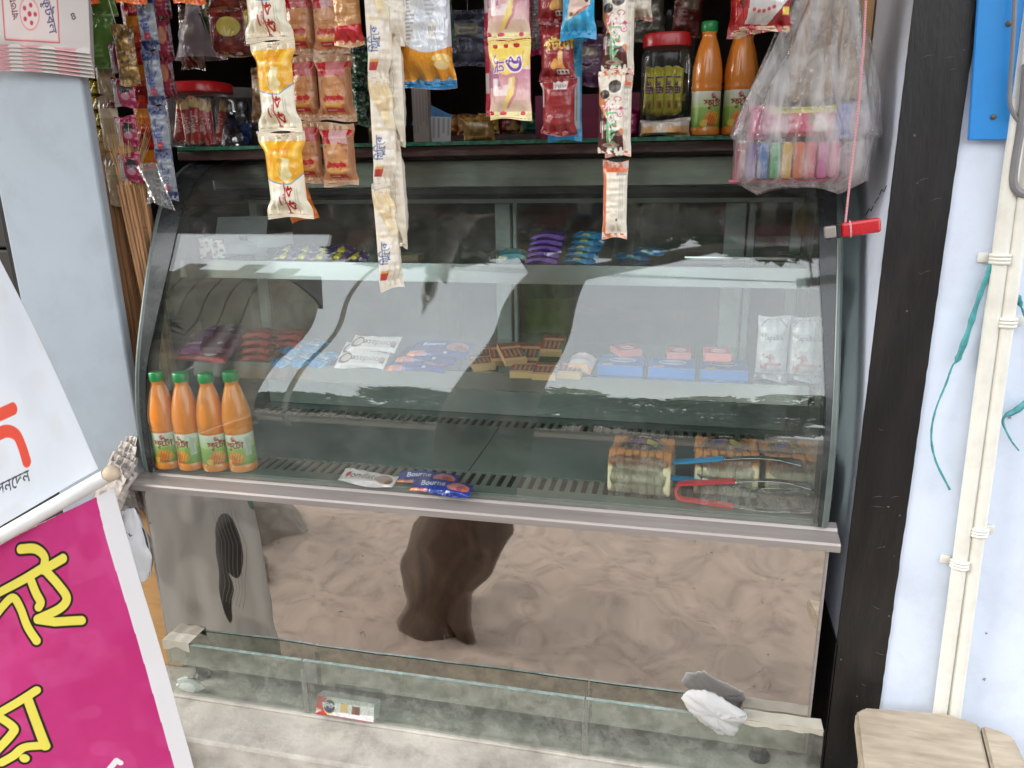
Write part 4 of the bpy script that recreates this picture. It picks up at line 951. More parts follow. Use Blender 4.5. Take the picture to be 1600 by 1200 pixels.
# ---- chips bag
w, h = size(610, 712, -70, 142, .07)
A = Art(w, h, .0011).fill((222, 226, 232)); A.below(lambda x: .33+.09*np.sin(x*3.4+2.6)-.05*x+.06, (226, 152, 36)); A.blotch((240, 178, 70), .5, 6, 3, .1, (0, 0, 1, .3))
A.put((A.y > .66+.07*A.x-.04*np.sin(A.x*5))*1., (24, 128, 184)); A.rect(.22, .34, .52, .75, (226, 226, 226), .8); A.lines(.24, .36, .5, .73, 13, (60, 60, 70), .6, False, 4); A.rect(.65, .69, .74, .76, (196, 30, 44)); A.text('রুিচ', .695, .725, .009, (240, 230, 230), 0, .03)
A.rect(.68, .36, .82, .48, (236, 232, 226)); A.lines(.69, .37, .81, .46, 7, (40, 40, 40), .8, True, 9); A.lines(.66, .5, .82, .66, 5, (150, 140, 140), .5); A.ell(.86, .22, .13, .035, (236, 204, 120)); A.ell(.84, .17, .10, .03, (240, 214, 150)); A.rect(0, 0, 1, .06, (30, 132, 188)); A.text('Chips', .5, .85, .05, (240, 230, 90), .1, .02)
me = pouch_mesh('chips_bag', A, .055, M_foil, .06, .1, (60, 130, 170), 5, .0035)
strip('chips_bag', 'blue white and orange potato chips bag hanging with its back shown', 'chips bag', [(me, 659, -70, 142, .08, -.05, .04)])

# ---- biscuit strip, yellow with purple numeral, red strip behind
w, h = size(763, 829, 62, 188, .05)
A = Art(w, h, .0010).fill((240, 214, 206)); A.grad(.0, .35, (238, 226, 190), (226, 176, 176)); A.grad(.35, .62, (226, 176, 176), (206, 140, 160)); A.put((A.y > .55+.22*np.abs(A.x-.45))*1., (242, 214, 110)); A.poly([(.0, .4), (.0, .78), (.25, .55), (.3, .42)], (150, 84, 120), .8)
A.poly([(.44, .30), (.5, .52), (.66, .54), (.62, .32), (.4, .14), (.3, .12)], (240, 214, 120)); A.poly([(.62, .32), (.66, .54), (.74, .50), (.68, .3), (.46, .14), (.40, .14)], (206, 140, 150)); A.blotch((250, 240, 236), .7, 7, 4, .15, (.1, .3, .6, .52)); A.rect(0, 0, 1, .10, (244, 234, 176)); A.rect(0, .90, 1, 1, (240, 216, 120))
A.text('৫', .62, .69, .040, (250, 246, 246), math.pi/2, .06); A.text('৫', .62, .69, .040, (124, 60, 160), math.pi/2, .02); A.text('টি', .26, .70, .020, (240, 236, 240), math.pi/2, .06); A.text('টি', .26, .70, .020, (150, 60, 150), math.pi/2, .02); A.lines(.06, .2, .14, .45, 2, (120, 90, 90), .6, True); A.lines(.82, .6, .86, .85, 1, (120, 90, 70), .6, True)
bis = pouch_mesh('biscuit_packet', A, .022, M_film, .09, .05, (200, 50, 70), 4, .001)
strip('biscuit_strip', 'pale yellow biscuit strip with a purple numeral, front layer', 'snack strip', [(bis, 794, -64, 62, .05, .02, 0), (bis, 797, 62, 188, .05, .0, .02)])
w, h = size(757, 831, 56, 184, .075); A = Art(w, h, .002).fill((196, 32, 70)); A.blotch((214, 60, 96), .5, 5, 3); A.rect(0, .3, .1, .55, (220, 210, 210)); A.rect(0, 0, 1, .09, (206, 40, 76))
rdp = pouch_mesh('red_packet', A, .02, M_film, .09, .03, (196, 32, 70), 6, .001)
strip('biscuit_strip', 'crimson biscuit strip mostly hidden behind the pale yellow one', 'snack strip', [(rdp, 792, -72, 56, .10, 0, 0), (rdp, 794, 56, 184, .10, .02, 0)])
# ---- pink and grey strip
w, h = size(824, 852, -60, 90, .1); A = Art(w, h, .0012).fill((150, 144, 146)); A.blotch((90, 90, 92), .6, 9, 3); A.lines(.1, .2, .7, .8, 20, (60, 60, 60), .6); A.poly([(.6, 1), (1, 1), (1, 0), (.75, 0)], (190, 30, 100)); A.rect(0, 0, 1, .07, (186, 30, 96))
me = pouch_mesh('pink_packet', A, .016, M_film, .07, .05, (190, 40, 100), 3); strip('candy_packet', 'narrow grey and pink packet between the biscuits and the maroon packets', 'snack packet', [(me, 838, -60, 90, .11, .1, 0)])
# ---- maroon potato biscuit packets
w, h = size(842, 900, 35, 128, .06)
def maroon(back):
    A = Art(w, h, .0010).fill((146, 44, 46)); A.blotch((124, 32, 36), .5, 4, 5); A.blotch((170, 66, 64), .4, 6, 15, .2)
    if not back:
        A.text('পটেটা', .56, .64, .020, (238, 208, 80), .06, .03); A.lines(.45, .53, .85, .58, 1, (230, 180, 180), .7); A.rect(.58, .22, .72, .47, (226, 176, 110)); A.ell(.65, .47, .07, .035, (236, 196, 130)); A.ell(.5, .3, .09, .07, (220, 160, 90)); A.ell(.44, .26, .09, .06, (230, 176, 104)); A.poly([(.5, .22), (.78, .2), (.72, .3)], (214, 150, 80)); A.rect(.52, .12, .86, .19, (230, 224, 220)); [A.ell(x, .155, .035, .022, (40, 30, 30)) for x in (.58, .68, .78)]; A.rect(.82, .52, .9, .58, (230, 220, 214))
    else:
        A.rect(.36, .80, .76, .93, (220, 210, 206)); A.lines(.39, .81, .73, .88, 12, (40, 40, 40), .9, True, 2); A.lines(.36, .3, .72, .6, 4, (120, 34, 36), .7); A.rect(0, .5, .05, .95, (230, 220, 216))
    A.rect(0, 0, 1, .06, (120, 30, 34)); A.rect(0, .93, 1, 1, (130, 36, 38)) if not back else None
    return A
mf = pouch_mesh('maroon_packet', maroon(False), .03, M_film, .08, .12, (140, 40, 42), 7, .0022); mb = pouch_mesh('maroon_packet', maroon(True), .026, M_film, .06, .14, (140, 40, 42), 12, .002)
strip('potato_biscuit_strip', 'hanging maroon potato biscuit packets, the lowest shown from behind', 'snack strip', [(mf, 868, -58, 36, .06, .05, 0), (mf, 871, 35, 128, .06, -.06, 0), (mb, 873, 128, 206, .06, .08, .04)])
# ---- blue wafer packets
w, h = size(874, 931, -84, 62, .035); A = Art(w, h, .0011).fill((40, 158, 206)); A.blotch((90, 190, 224), .5, 4, 2); A.ell(.56, .66, .14, .18, (240, 226, 230)); A.ell(.56, .68, .08, .11, (226, 150, 170)); A.poly([(.15, .2), (.5, .26), (.88, .36), (.9, .46), (.6, .42), (.3, .46), (.2, .34)], (226, 200, 186)); A.poly([(.3, .22), (.8, .32), (.84, .36), (.5, .3)], (180, 110, 90)); A.ell(.78, .42, .07, .04, (90, 44, 34)); A.ell(.3, .26, .06, .025, (120, 66, 50)); A.rect(0, 0, 1, .10, (34, 140, 190)); A.text('ওয়েফার', .5, .86, .016, (250, 246, 250), 0, .03)
me = pouch_mesh('wafer_packet', A, .03, M_film, .08, .14, (40, 150, 200), 3, .0018); strip('wafer_packet', 'bright blue wafer packet hanging in front of the maroon packets', 'snack packet', [(me, 904, -84, 62, .03, .04, .03)])
w, h = size(858, 912, 60, 222, .10); A = Art(w, h, .0012).fill((50, 160, 206)); A.blotch((100, 190, 220), .5, 4, 2); A.rect(.55, .12, .95, .62, (180, 196, 206)); A.lines(.6, .15, .9, .6, 3, (90, 110, 130), .6, True); A.rect(0, 0, 1, .09, (30, 142, 196))
me = pouch_mesh('wafer_packet', A, .024, M_film, .08, .05, (40, 150, 200), 3, .0012); strip('wafer_packet', 'longer blue wafer packet showing behind and below the maroon packets', 'snack packet', [(me, 890, -100, 60, .105, 0, 0), (me, 883, 60, 222, .10, .12, 0)])
# ---- chocolate sandwich strips
w, h = size(936, 978, 110, 243, .04)
def sand(front):
    A = Art(w, h, .0010).fill((230, 222, 206))
    if front:
        A.poly([(0, .82), (.16, .7), (.55, .52), (.75, .42), (1, .34), (1, 0), (0, 0)], (206, 130, 80), 1); A.poly([(0, .62), (.3, .45), (.8, .30), (1, .2), (1, 0), (0, 0)], (78, 30, 26)); A.poly([(.34, .62), (1, .75), (1, .30), (.76, .34)], (230, 222, 206))
        A.ell(.66, .80, .24, .075, (66, 54, 48)); A.ell(.66, .80, .17, .05, (84, 72, 64)); A.ell(.28, .71, .20, .055, (60, 48, 44)); A.ell(.78, .655, .14, .03, (170, 60, 70)); A.ell(.78, .655, .11, .02, (236, 220, 210))
        A.text('জুই', .60, .50, .024, (206, 70, 110), math.pi/2, .06); A.text('জুই', .60, .50, .024, (244, 236, 230), math.pi/2, .01); A.text('চকো', .55, .29, .024, (240, 236, 226), math.pi/2, .06); A.text('চকো', .55, .29, .024, (110, 190, 130), math.pi/2, .01); A.lines(.08, .18, .24, .40, 2, (240, 230, 220), .8, True); A.ell(.5, .115, .3, .025, (196, 170, 160)); A.lines(.28, .1, .74, .13, 1, (92, 40, 34), .8)
        A.rect(0, .93, 1, 1, (214, 112, 66)); A.rect(0, 0, 1, .055, (120, 52, 42))
    else:
        A.rect(0, 0, .14, 1, (214, 112, 66)); A.lines(.66, .15, .85, .82, 3, (130, 122, 116), .6, True, 5); A.rect(.55, .24, .62, .27, (40, 36, 36)); A.rect(.55, .82, .95, .86, (60, 60, 60), .6); A.rect(0, 0, 1, .07, (222, 120, 62)); A.rect(0, .86, 1, 1, (214, 108, 66))
    return A
sf = pouch_mesh('sandwich_bar', sand(True), .026, M_film, .07, .07, (230, 222, 206), 5, .0014); sb_ = pouch_mesh('sandwich_bar', sand(False), .022, M_film, .07, .07, (222, 210, 200), 9, .0014)
strip('sandwich_bar_strip', 'chocolate sandwich bar strip with dark cookies printed, front layer', 'snack strip', [(sf, 961, -22, 110, .04, -.1, 0), (sf, 955, 109, 243, .04, -.06, .02)])
strip('sandwich_bar_strip', 'cream and orange sandwich bar strip hanging lower behind the chocolate strip', 'snack strip', [(sb_, 971, -18, 116, .078, .1, 0), (sb_, 967, 114, 248, .078, .12, 0), (sb_, 961, 245, 381, .078, .02, .03)])
# ---- small white bag, noodle packs
w, h = size(984, 1020, -60, 32, .09); A = Art(w, h, .0015).fill((214, 206, 190)); A.rect(0, 0, 1, .05, (190, 50, 40)); A.blotch((190, 180, 160), .5, 5, 2); me = pouch_mesh('puffed_rice_packet', A, .03, M_film, .05, .1, None, 4, .003); strip('puffed_rice_packet', 'corner of a small cream packet at the top beside the sandwich bars', 'snack packet', [(me, 1002, -60, 32, .09, -.2, .1)])
w, h = size(1150, 1240, -100, 50, .05)
A = Art(w, h, .0010).fill((170, 24, 32)); A.blotch((130, 14, 22), .5, 4, 4); A.poly([(.18, .08), (.62, .06), (1, .30), (1, 1), (.28, 1)], (206, 204, 202)); A.ell(.70, .62, .36, .30, (226, 196, 140)); A.blotch((240, 226, 190), .8, 14, 3, .0, (.36, .34, 1, .9)); A.blotch((200, 70, 60), .8, 22, 8, .35, (.36, .34, 1, .9)); A.poly([(.55, .05), (1, .05), (1, .36)], (150, 22, 30)); A.rect(.84, .16, .98, .24, (236, 206, 90)); [A.ell(.3+.09*i, .22-.02*math.sin(i), .035, .02, (190, 80, 90)) for i in range(5)]; A.rect(0, 0, 1, .05, (206, 180, 150)); A.text('চানাচুর', .14, .5, .016, (240, 190, 70), 1.3, .03); A.ell(.1, .3, .07, .06, (120, 14, 20))
me = pouch_mesh('noodle_packet', A, .04, M_foil, .05, .08, (160, 30, 36), 4, .003)
strip('noodle_packet', 'red snack packet with a bowl of puffed mix printed, hanging above the plastic bag', 'snack packet', [(me, 1196, -100, 48, .04, .05, .05)])
A2 = Art(w, h, .0016).fill((176, 28, 34)); A2.blotch((210, 70, 60), .5, 5, 3); A2.rect(0, 0, 1, .06, (214, 196, 170)); me = pouch_mesh('noodle_packet', A2, .04, M_foil, .06, .08, (160, 30, 36), 8, .003)
strip('noodle_packet', 'second red snack packet peeping out behind the bowl packet', 'snack packet', [(me, 1180, -92, 58, .085, -.4, .05)])

# ---- strips over the pillar edge at the left, shade mixed into their print colours
def small_strip(name, label, cat, art, t, xs, ys, Y, yaw, m=None, seed=1, wst=.06):
    """art(A) paints; xs = (x top, x bottom) px centres, ys list of px boundaries"""
    n = len(ys)-1; packs = []; me = None
    for i in range(n):
        f = (i+.5)/n; cx = xs[0]*(1-f)+xs[1]*f
        if me is None:
            h_ = span(cx-1, cx+1, ys[i], ys[i+1], Y)[2]; A = Art(art[0], h_, .0013); art[1](A); me = pouch_mesh('packet', A, t, m or M_film, .08, wst, None, seed, .001)
        packs.append((me, cx, ys[i], ys[i+1], Y, yaw*(1 if i % 2 else .6), .02))
    return strip(name, label, cat, packs)
def a_green(A): A.fill((88, 122, 56)); A.blotch((112, 146, 76), .5, 4, 2); A.lines(.3, .2, .6, .5, 3, (170, 190, 130), .4); A.rect(0, 0, 1, .06, (140, 160, 110))
small_strip('spice_strip', 'olive green flat packets hanging at the top beside the paper bags', 'snack strip', (.062, a_green), .012, (152, 160), [-60, 26, 108], .16, .1, seed=5)
def a_yel(A): A.fill((206, 176, 40)); A.rect(0, 0, 1, .16, (40, 34, 26)); A.rect(0, .46, 1, .54, (60, 46, 30)); A.rect(.1, .2, .5, .4, (230, 206, 90)); A.lines(.55, .6, .9, .9, 4, (70, 50, 30), .7)
small_strip('spice_strip', 'narrow yellow and black sachet strip along the pillar edge', 'sachet strip', (.036, a_yel), .006, (148, 172), [100, 125, 150, 175, 200, 225, 250, 275, 300], .19, .15, seed=3)
def a_bei(A): A.fill((186, 168, 140)); A.rect(0, .78, 1, 1, (96, 24, 26)); A.blotch((206, 190, 164), .5, 3, 4); A.rect(.2, .3, .8, .6, (170, 150, 120))
small_strip('spice_strip', 'beige sachet strip with maroon tops behind the magenta sachets', 'sachet strip', (.042, a_bei), .010, (158, 186), [60, 148, 238, 325], .175, .1, seed=6)
def a_mag(A): A.fill((140, 28, 68)); A.rect(.0, .0, .28, 1, (160, 150, 152)); A.ell(.62, .6, .26, .2, (40, 30, 34)); A.ell(.62, .36, .2, .12, (170, 120, 136)); A.rect(0, .92, 1, 1, (150, 20, 70)); A.lines(.04, .1, .24, .8, 8, (90, 80, 80), .5)
small_strip('shampoo_strip', 'magenta sachet strip with silver edges left of the blue strip', 'sachet strip', (.046, a_mag), .012, (186, 206), [66, 116, 172, 238, 285], .15, .1, M_foil, 4)
def a_ora(A): A.fill((150, 26, 30)); A.rect(.1, .1, .9, .42, (220, 140, 40)); A.rect(0, .5, 1, .6, (206, 40, 40)); A.blotch((230, 90, 60), .5, 4, 3)
small_strip('spice_strip', 'dark red and orange packet strip between magenta and blue strips', 'sachet strip', (.055, a_ora), .016, (205, 238), [-20, 60, 132, 196, 262], .20, .1, seed=8)
def a_blu(A): A.fill((136, 142, 150)); A.rect(0, 0, 1, .18, (22, 34, 80)); A.rect(0, .82, 1, 1, (26, 42, 96)); A.text('মিল্ক', .5, .5, .020, (36, 60, 150), math.pi/2, .03); A.ell(.5, .25, .2, .07, (180, 30, 50)); A.blotch((70, 84, 110), .7, 8, 5, .1)
small_strip('milk_powder_strip', 'blue and white sachet strip hanging left of the red-lidded jar', 'sachet strip', (.040, a_blu), .010, (225, 266), [-10, 80, 165, 248, 300], .16, -.05, seed=9)
def a_pin(A): A.fill((90, 28, 44)); A.rect(.1, .1, .8, .9, (170, 60, 84)); A.ell(.5, .6, .25, .2, (220, 150, 120)); A.rect(0, 0, 1, .08, (40, 20, 30))
small_strip('spice_strip', 'dusky pink packet strip high up behind the blue and white strip', 'sachet strip', (.036, a_pin), .012, (250, 262), [-40, 32, 92, 150], .21, .1, seed=2)
def a_dk(A): A.fill((96, 24, 24)); A.blotch((150, 60, 40), .6, 6, 3); A.ell(.5, .6, .3, .2, (190, 170, 70)); A.rect(0, 0, 1, .08, (60, 14, 16))
small_strip('spice_strip', 'dark red packets hanging high behind the clear ribbed jar', 'snack strip', (.085, a_dk), .02, (352, 362), [-60, 20, 80], .30, .2, seed=12)
small_strip('spice_strip', 'dark red packets hanging high just left of the cake strip', 'snack strip', (.05, a_dk), .02, (392, 396), [-60, 10, 62], .24, -.2, seed=14)
def a_gold(A): A.fill((130, 96, 50)); A.blotch((196, 160, 90), .8, 7, 3, .1); A.blotch((60, 50, 30), .7, 6, 7, .1)
small_strip('spice_strip', 'crinkled clear and gold packet in front of the olive packets', 'snack packet', (.04, a_gold), .016, (190, 205), [40, 134], .14, .3, M_foil, 7)
A = Art(.06, .10, .0015).fill((222, 90, 40)); A.blotch((236, 160, 80), .5, 5, 3)
me = pouch_mesh('orange_packet', A, .02, M_foil, .06, .08, None, 5)
for x, lab in ((122, 'lower tip of an orange packet above the olive packets'), (198, 'lower tip of an orange packet above the gold packet'), (290, 'lower tip of an orange packet above the jars')):
    strip('orange_packet', lab, 'snack packet', [(me, x, -95, 8, .13, .1, 0)], 'orange packets at the top edge')
def a_dg(A): A.fill((24, 60, 40)); A.blotch((120, 200, 160), .8, 9, 3, .3); A.blotch((8, 20, 14), .8, 6, 5, .0)
small_strip('foil_packet_strip', 'dark green foil packets glinting behind the rusk strips', 'snack strip', (.03, a_dg), .02, (560, 566), [60, 130, 196], .2, .4, M_foil, 5)

# ---- paper bag bundle at the top left
c = at(42, 22, .06); pbn = empty('paper_bag_bundle', c, 'bundle of white printed paper bags with a football hung over the pillar', 'paper bags')
A = Art(.24, .115, .0011).fill((206, 200, 196)); A.blotch((190, 182, 178), .4, 3, 3)
x0, y0, x1, y1 = .32, .12, .76, .98
for q in ([(x0, y0), (x1, y0), (x1, y1), (x0, y1), (x0, y0)],): A.stroke(q, .0018, (196, 60, 76))
A.rect(x0, y0, x1, y1, (226, 206, 204), .5); A.ell(.53, .5, .08, .24, (216, 150, 150)); A.ell(.53, .5, .07, .21, (222, 204, 202)); [A.ell(.53+.045*math.cos(a), .5+.13*math.sin(a), .014, .035, (190, 50, 66)) for a in np.arange(0, 6, 1.25)]; A.ell(.53, .5, .016, .04, (190, 50, 66))
A.text('ফুটবল', .69, .5, .022, (70, 60, 110), -1.35, .02); A.text('খাতা', .41, .55, .017, (120, 40, 60), 1.7, .02); A.lines(.05, .2, .26, .9, 3, (60, 56, 60), .7, True); A.text('৪', .88, .5, .016, (50, 46, 50), .3, .03); A.rect(0, 0, 1, .05, (214, 150, 158))
me = pouch_mesh('paper_bag', A, .006, M_paper, .02, .0, (206, 200, 196), 3, .001)
for k in range(7):
    link('paper_bag', me, pbn, (-.004*k, .004*k+.0, -.006*k), (math.radians(-4), math.radians(5), math.radians(3+.6*k)))
# clear cellophane by the broom tips
b = MB(); b.grid(lambda u, v: Vector(((u-.5)*.06, .012*math.sin(u*9+v*4), (v-.5)*.07+.01*math.sin(u*5))), 22, 18)
o = b.build('cellophane', film_mat('cellophane', .12, (.9, .88, .84), .08, .9, 60, 1.6), None, 'all', loc=at(245, 292, .12)); tag(o, 'crumpled clear cellophane wrapper above the broom tips', 'wrapper')
# ================================================================== things standing on the counter top (z .632)
ZT = .632
M_clear = film_mat('clear_jar_plastic', .04, (.8, .8, .8), .05, .08, 12, 1.1)
M_redlid = mat('red_lid', (190, 28, 34), .3, var=.06, coat=.3)
def sq_prof(rx, ry, e, k, n=40):
    """superellipse ring"""
    a = np.linspace(0, 2*math.pi, n, endpoint=False); c, s = np.cos(a), np.sin(a)
    return np.stack([rx*np.sign(c)*np.abs(c)**e, ry*np.sign(s)*np.abs(s)**e], 1)
def loft(rings, cap=True):
    b = MB(); R = [[b.bm.verts.new((x, y, z)) for x, y in P] for P, z in rings]; n = len(R[0])
    for i in range(len(R)-1):
        for k in range(n): b.bm.faces.new((R[i][k], R[i][(k+1) % n], R[i+1][(k+1) % n], R[i+1][k]))
    if cap: b.bm.faces.new(R[0][::-1]); b.bm.faces.new(R[-1])
    return b
def jar(cx, y0, y1, w_px, Y, label, lid=True, lid_m=None):
    c = at(cx, y1, Y); w = at(cx+w_px/2, y1, Y)[0]-at(cx-w_px/2, y1, Y)[0]; h = at(cx, y0, Y)[2]-ZT
    t = empty('jar', (c[0], Y, ZT), label, 'jar'); r = w/2
    prof = [(.90, 0), (1, .03), (1, .72), (.97, .78), (.86, .84), (.84, .86)]
    loft([(sq_prof(r*k, r*k, .6, 0), h*z) for k, z in prof]).build('body', M_clear, t, 50)
    if lid: loft([(sq_prof(r*k, r*k, .75, 0), h*z) for k, z in ((.92, .845), (.97, .85), (.97, .97), (.93, 1.0))]).build('lid', lid_m or M_redlid, t, 40)
    return t, r, h
def sachet(name, A, t, m=M_film, seed=1): return pouch_mesh(name, A, t, m, .05, .03, None, seed, .0008)
# red-lidded jar of wafer sticks
jt, r, h = jar(322, 130, 236, 86, .34, 'clear jar with a red lid full of red wafer sticks')
A = Art(.018, .085, .0011).fill((186, 30, 40)); A.rect(0, .78, 1, 1, (226, 200, 130)); A.text('ফিঙ্গার', .5, .45, .012, (236, 226, 210), math.pi/2, .03); A.rect(.2, .08, .4, .2, (226, 120, 60)); A.rect(.05, .05, .12, .7, (226, 220, 216)); me = sachet('wafer_stick', A, .010)
rr = random.Random(3)
for k in range(14):
    a = rr.uniform(0, 6.28); q = r*.72*math.sqrt(rr.random()); o = link('wafer_stick', me, jt, (q*math.cos(a), q*math.sin(a)*.8-.004, .05+rr.uniform(-.003, .006)), (rr.uniform(-.1, .1), rr.uniform(-.3, .3), rr.uniform(-.5, .5)))
link('wafer_stick', me, jt, (.020, -r*.86, .052), (0, .08, 0)).scale = (1.25, 1, 1.05)
# ribbed clear jar with foil sweets
c = at(375, 200, .42); rj = empty('jar', (c[0], .42, ZT), 'clear ribbed jar of foil sweets behind the red-lidded jar', 'jar')
rb = []
for k, z in ((.9, 0), (1, .03), (1.02, .5), (.98, .68), (.9, .78), (.86, .82)):
    a = np.linspace(0, 2*math.pi, 96, endpoint=False); q = .048*k*(1+.02*np.cos(a*24)*(z > .4)); rb.append((np.stack([q*np.cos(a), q*np.sin(a)], 1), .125*z))
loft(rb).build('body', M_clear, rj, 'all')
lt_ = MB(); lt_.lathe([(.044, .100), (.046, .102), (.046, .118), (.042, .122)], 40); lt_.build('lid', film_mat('milky_lid', .35, (.75, .72, .70), .15, .05), rj, 30)
M_fo = mat('silver_foil', (150, 154, 160), .25, metal=.9, var=.3, bump=1, bscale=90); M_fb = mat('blue_foil', (40, 80, 160), .25, metal=.5, var=.3, bump=1, bscale=90)
for k in range(16):
    b = MB(); bmesh.ops.create_icosphere(b.bm, subdivisions=2, radius=.014)
    for v in b.bm.verts: v.co *= 1+.25*rr.uniform(-1, 1)
    a = rr.uniform(0, 6.28); q = .03*math.sqrt(rr.random()); b.build('sweet', M_fb if k % 4 == 0 else M_fo, rj, loc=(q*math.cos(a), q*math.sin(a), .016+.075*(k/16)))
# dark bundle of plastic bags above
b = MB(); b.grid(lambda u, v: Vector(((.012+.045*v**1.5)*math.cos(u*6.283)*(1+.25*float(vnoise(np.array(u*7), np.array(v*4), 4))), (.01+.03*v)*math.sin(u*6.283), .10*(1-v))), 34, 16)
o = b.build('plastic_bag', film_mat('lilac_film', .35, (.62, .56, .62), .12, .8, 50), None, 'all', loc=(at(310, 90, .3)[0], .3, at(310, 92, .3)[2])); tag(o, 'limp lilac plastic bag hanging over the red-lidded jar', 'plastic bag')
# small cartons and white folded packets in the middle
for k, (x0, x1, y0, y1, col, lab) in enumerate(((648, 672, 150, 236, (150, 140, 134), 'pale striped carton standing behind the chips bag'), (668, 704, 196, 236, (206, 206, 208), 'white folded card beside the striped carton'), (650, 700, 168, 208, (40, 128, 186), 'blue torn packet flap above the white card'), (430, 446, 196, 236, (190, 150, 110), 'small tan packet behind the cake strip'))):
    Y = .36+.02*k; c, w, h = span(x0, x1, y0, y1, Y); A = Art(w, h, .002).fill(col); A.lines(0, .1, 1, .95, 5, (90, 84, 84), .6, True, k); me = box_mesh('carton', A, .02, M_card, col); o = link('small_carton', me, None, (c[0], Y, max(ZT+h/2, c[2])), (0, math.radians((0, 3, 24, 0)[k]), .3*k)); tag(o, lab, 'carton')
# toffee jar with yellow sachets
jt, r, h = jar(1038, 83, 192, 76, .36, 'clear jar with a red lid full of yellow toffee sachets')
A = Art(.020, .080, .0010).fill((214, 206, 50)); A.text('Laffi', .5, .62, .019, (110, 36, 110), -math.pi/2, .03); A.ell(.5, .2, .22, .09, (220, 130, 40)); A.ell(.55, .2, .1, .06, (60, 120, 40)); A.rect(0, 0, 1, .05, (190, 180, 40)); A.rect(0, .9, 1, 1, (200, 190, 44)); A.rect(.88, .1, 1, .9, (80, 110, 30), .6); me = sachet('toffee_sachet', A, .008)
for k, (dx, dy, rz) in enumerate(((-.028, -.030, .1), (-.010, -.034, 0), (.008, -.036, -.05), (.022, -.026, -.3), (-.02, -.01, .2), (.0, -.008, 0), (.018, .0, .3), (-.01, .015, 0), (.012, .02, .4))): link('toffee_sachet', me, jt, (dx, dy, .050), (0, rr.uniform(-.06, .06), rz))
A = Art(.022, .07, .002).fill((40, 60, 34)); A.text('কফি', .5, .75, .012, (150, 30, 40), 0, .03); A.poly([(.1, .3), (.9, .5), (.8, .3)], (190, 150, 60)); link('toffee_sachet', sachet('toffee_sachet', A, .008), jt, (.032, -.022, .045), (0, 0, -.6))
bxo = jt
c, w, h = span(1000, 1078, 191, 217, .30); A = Art(w, h, .0012).fill((206, 170, 130)); A.rect(0, .6, 1, 1, (206, 196, 190)); [A.ell(.1+.13*i, .3, .06, .26, (214, 160, 100)) for i in range(7)]; A.blotch((236, 232, 230), .7, 6, 3, .3); me = pouch_mesh('biscuit_packet', A, .035, M_foil, .05, .04, None, 4, .0016); o = link('biscuit_packet', me, None, (c[0], .29, ZT+h/2+.001)); tag(o, 'clear packet of round biscuits lying in front of the toffee jar', 'biscuit packet')
jt.location[2] = ZT+.0305; MB().box((-r, -r*.9, -.0295), (r, r*.9, -.001), .003).build('stand', M_dark, jt)
# magenta packets
for k, (x0, x1, y0, y1, Y, col, lab) in enumerate(((982, 1002, 168, 216, .40, (160, 26, 92), 'glossy magenta packet corner left of the toffee jar'), (842, 1000, 150, 216, .62, (112, 20, 58), 'large magenta cardboard case standing behind the hanging packets'), (852, 940, 186, 218, .56, (128, 24, 66), 'lower magenta case in front of the large magenta case'))):
    c, w, h = span(x0, x1, y0, y1, Y); A = Art(w, h, .003).fill(col); A.blotch((max(0, col[0]-30), 10, 40), .4, 4, k); A.rect(.3, .3, .6, .34, (190, 120, 150), .5)
    me = pouch_mesh('magenta_packet', A, .03, M_foil, .05, .05, None, 3, .003) if k == 0 else box_mesh('magenta_case', A, .10, M_card, col)
    o = link('magenta_packet' if k == 0 else 'magenta_case', me, None, (c[0], Y, ZT+h/2 if k == 0 else c[2])); tag(o, lab, 'packet' if k == 0 else 'case')
# dim shelf far inside
sh = empty('shelf_rack', (.62, 1.3, ZF), 'dim wooden shelf with orange packets deep inside the shop', 'shelf')
z0 = at(760, 212, 1.3)[2]
MB().box((-.38, -.12, z0-ZF-.02), (.42, .12, z0-ZF), .002).build('board', M_maroon, sh); 
for x in (-.38, .40): MB().box((x, -.12, 0), (x+.02, .12, 1.55), .002).build('upright', M_maroon, sh)
z1 = z0+.30; MB().box((-.36, -.12, z1-ZF-.02), (.40, .12, z1-ZF), .002).build('board', M_maroon, sh)
cols = [(190, 110, 40), (150, 60, 40), (196, 150, 60), (120, 30, 40), (40, 110, 90), (200, 120, 50)]
for k in range(10):
    A = Art(.07, .06, .003).fill(cols[k % 6]); A.blotch((220, 190, 120), .5, 4, k); me = pouch_mesh('packet', A, .04, M_foil, .06, .06, None, k, .003)
    o = link('shelf_packet', me, None, (.30+.066*k, 1.22, z0+.032), (.1, 0, .3*math.sin(k*2))); tag(o, ('%s packet on the dim inner shelf, %s from the left' % (('amber', 'rust', 'yellow', 'maroon', 'teal', 'orange')[k % 6], ('first', 'second', 'third', 'fourth', 'fifth', 'sixth', 'seventh', 'eighth', 'ninth', 'tenth')[k])), 'packet', 'packets on the inner shelf')
# dim bottles on an inner shelf behind the toffee jar
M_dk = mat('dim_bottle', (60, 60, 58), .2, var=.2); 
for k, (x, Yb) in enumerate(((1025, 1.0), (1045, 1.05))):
    c = at(x, 100, Yb); b = MB(); b.lathe([(.03, -.5), (.032, .0), (.03, .06), (.012, .10), (.012, .13)], 16); o = b.build('dim_bottle', M_dk, None, 40, loc=(c[0], Yb, c[2])); tag(o, ('dark bottle deep in the shop left of the mango bottles', 'second dark bottle deep behind the toffee jar', 'dark bottle behind the blue wafer packets', 'dark bottle behind the pale biscuit strip')[k], 'bottle'); MB().box((-.02, -.034, -.05), (.02, -.03, -.02)).build('label', mat('dim_label', (120, 60, 30), .5), o)

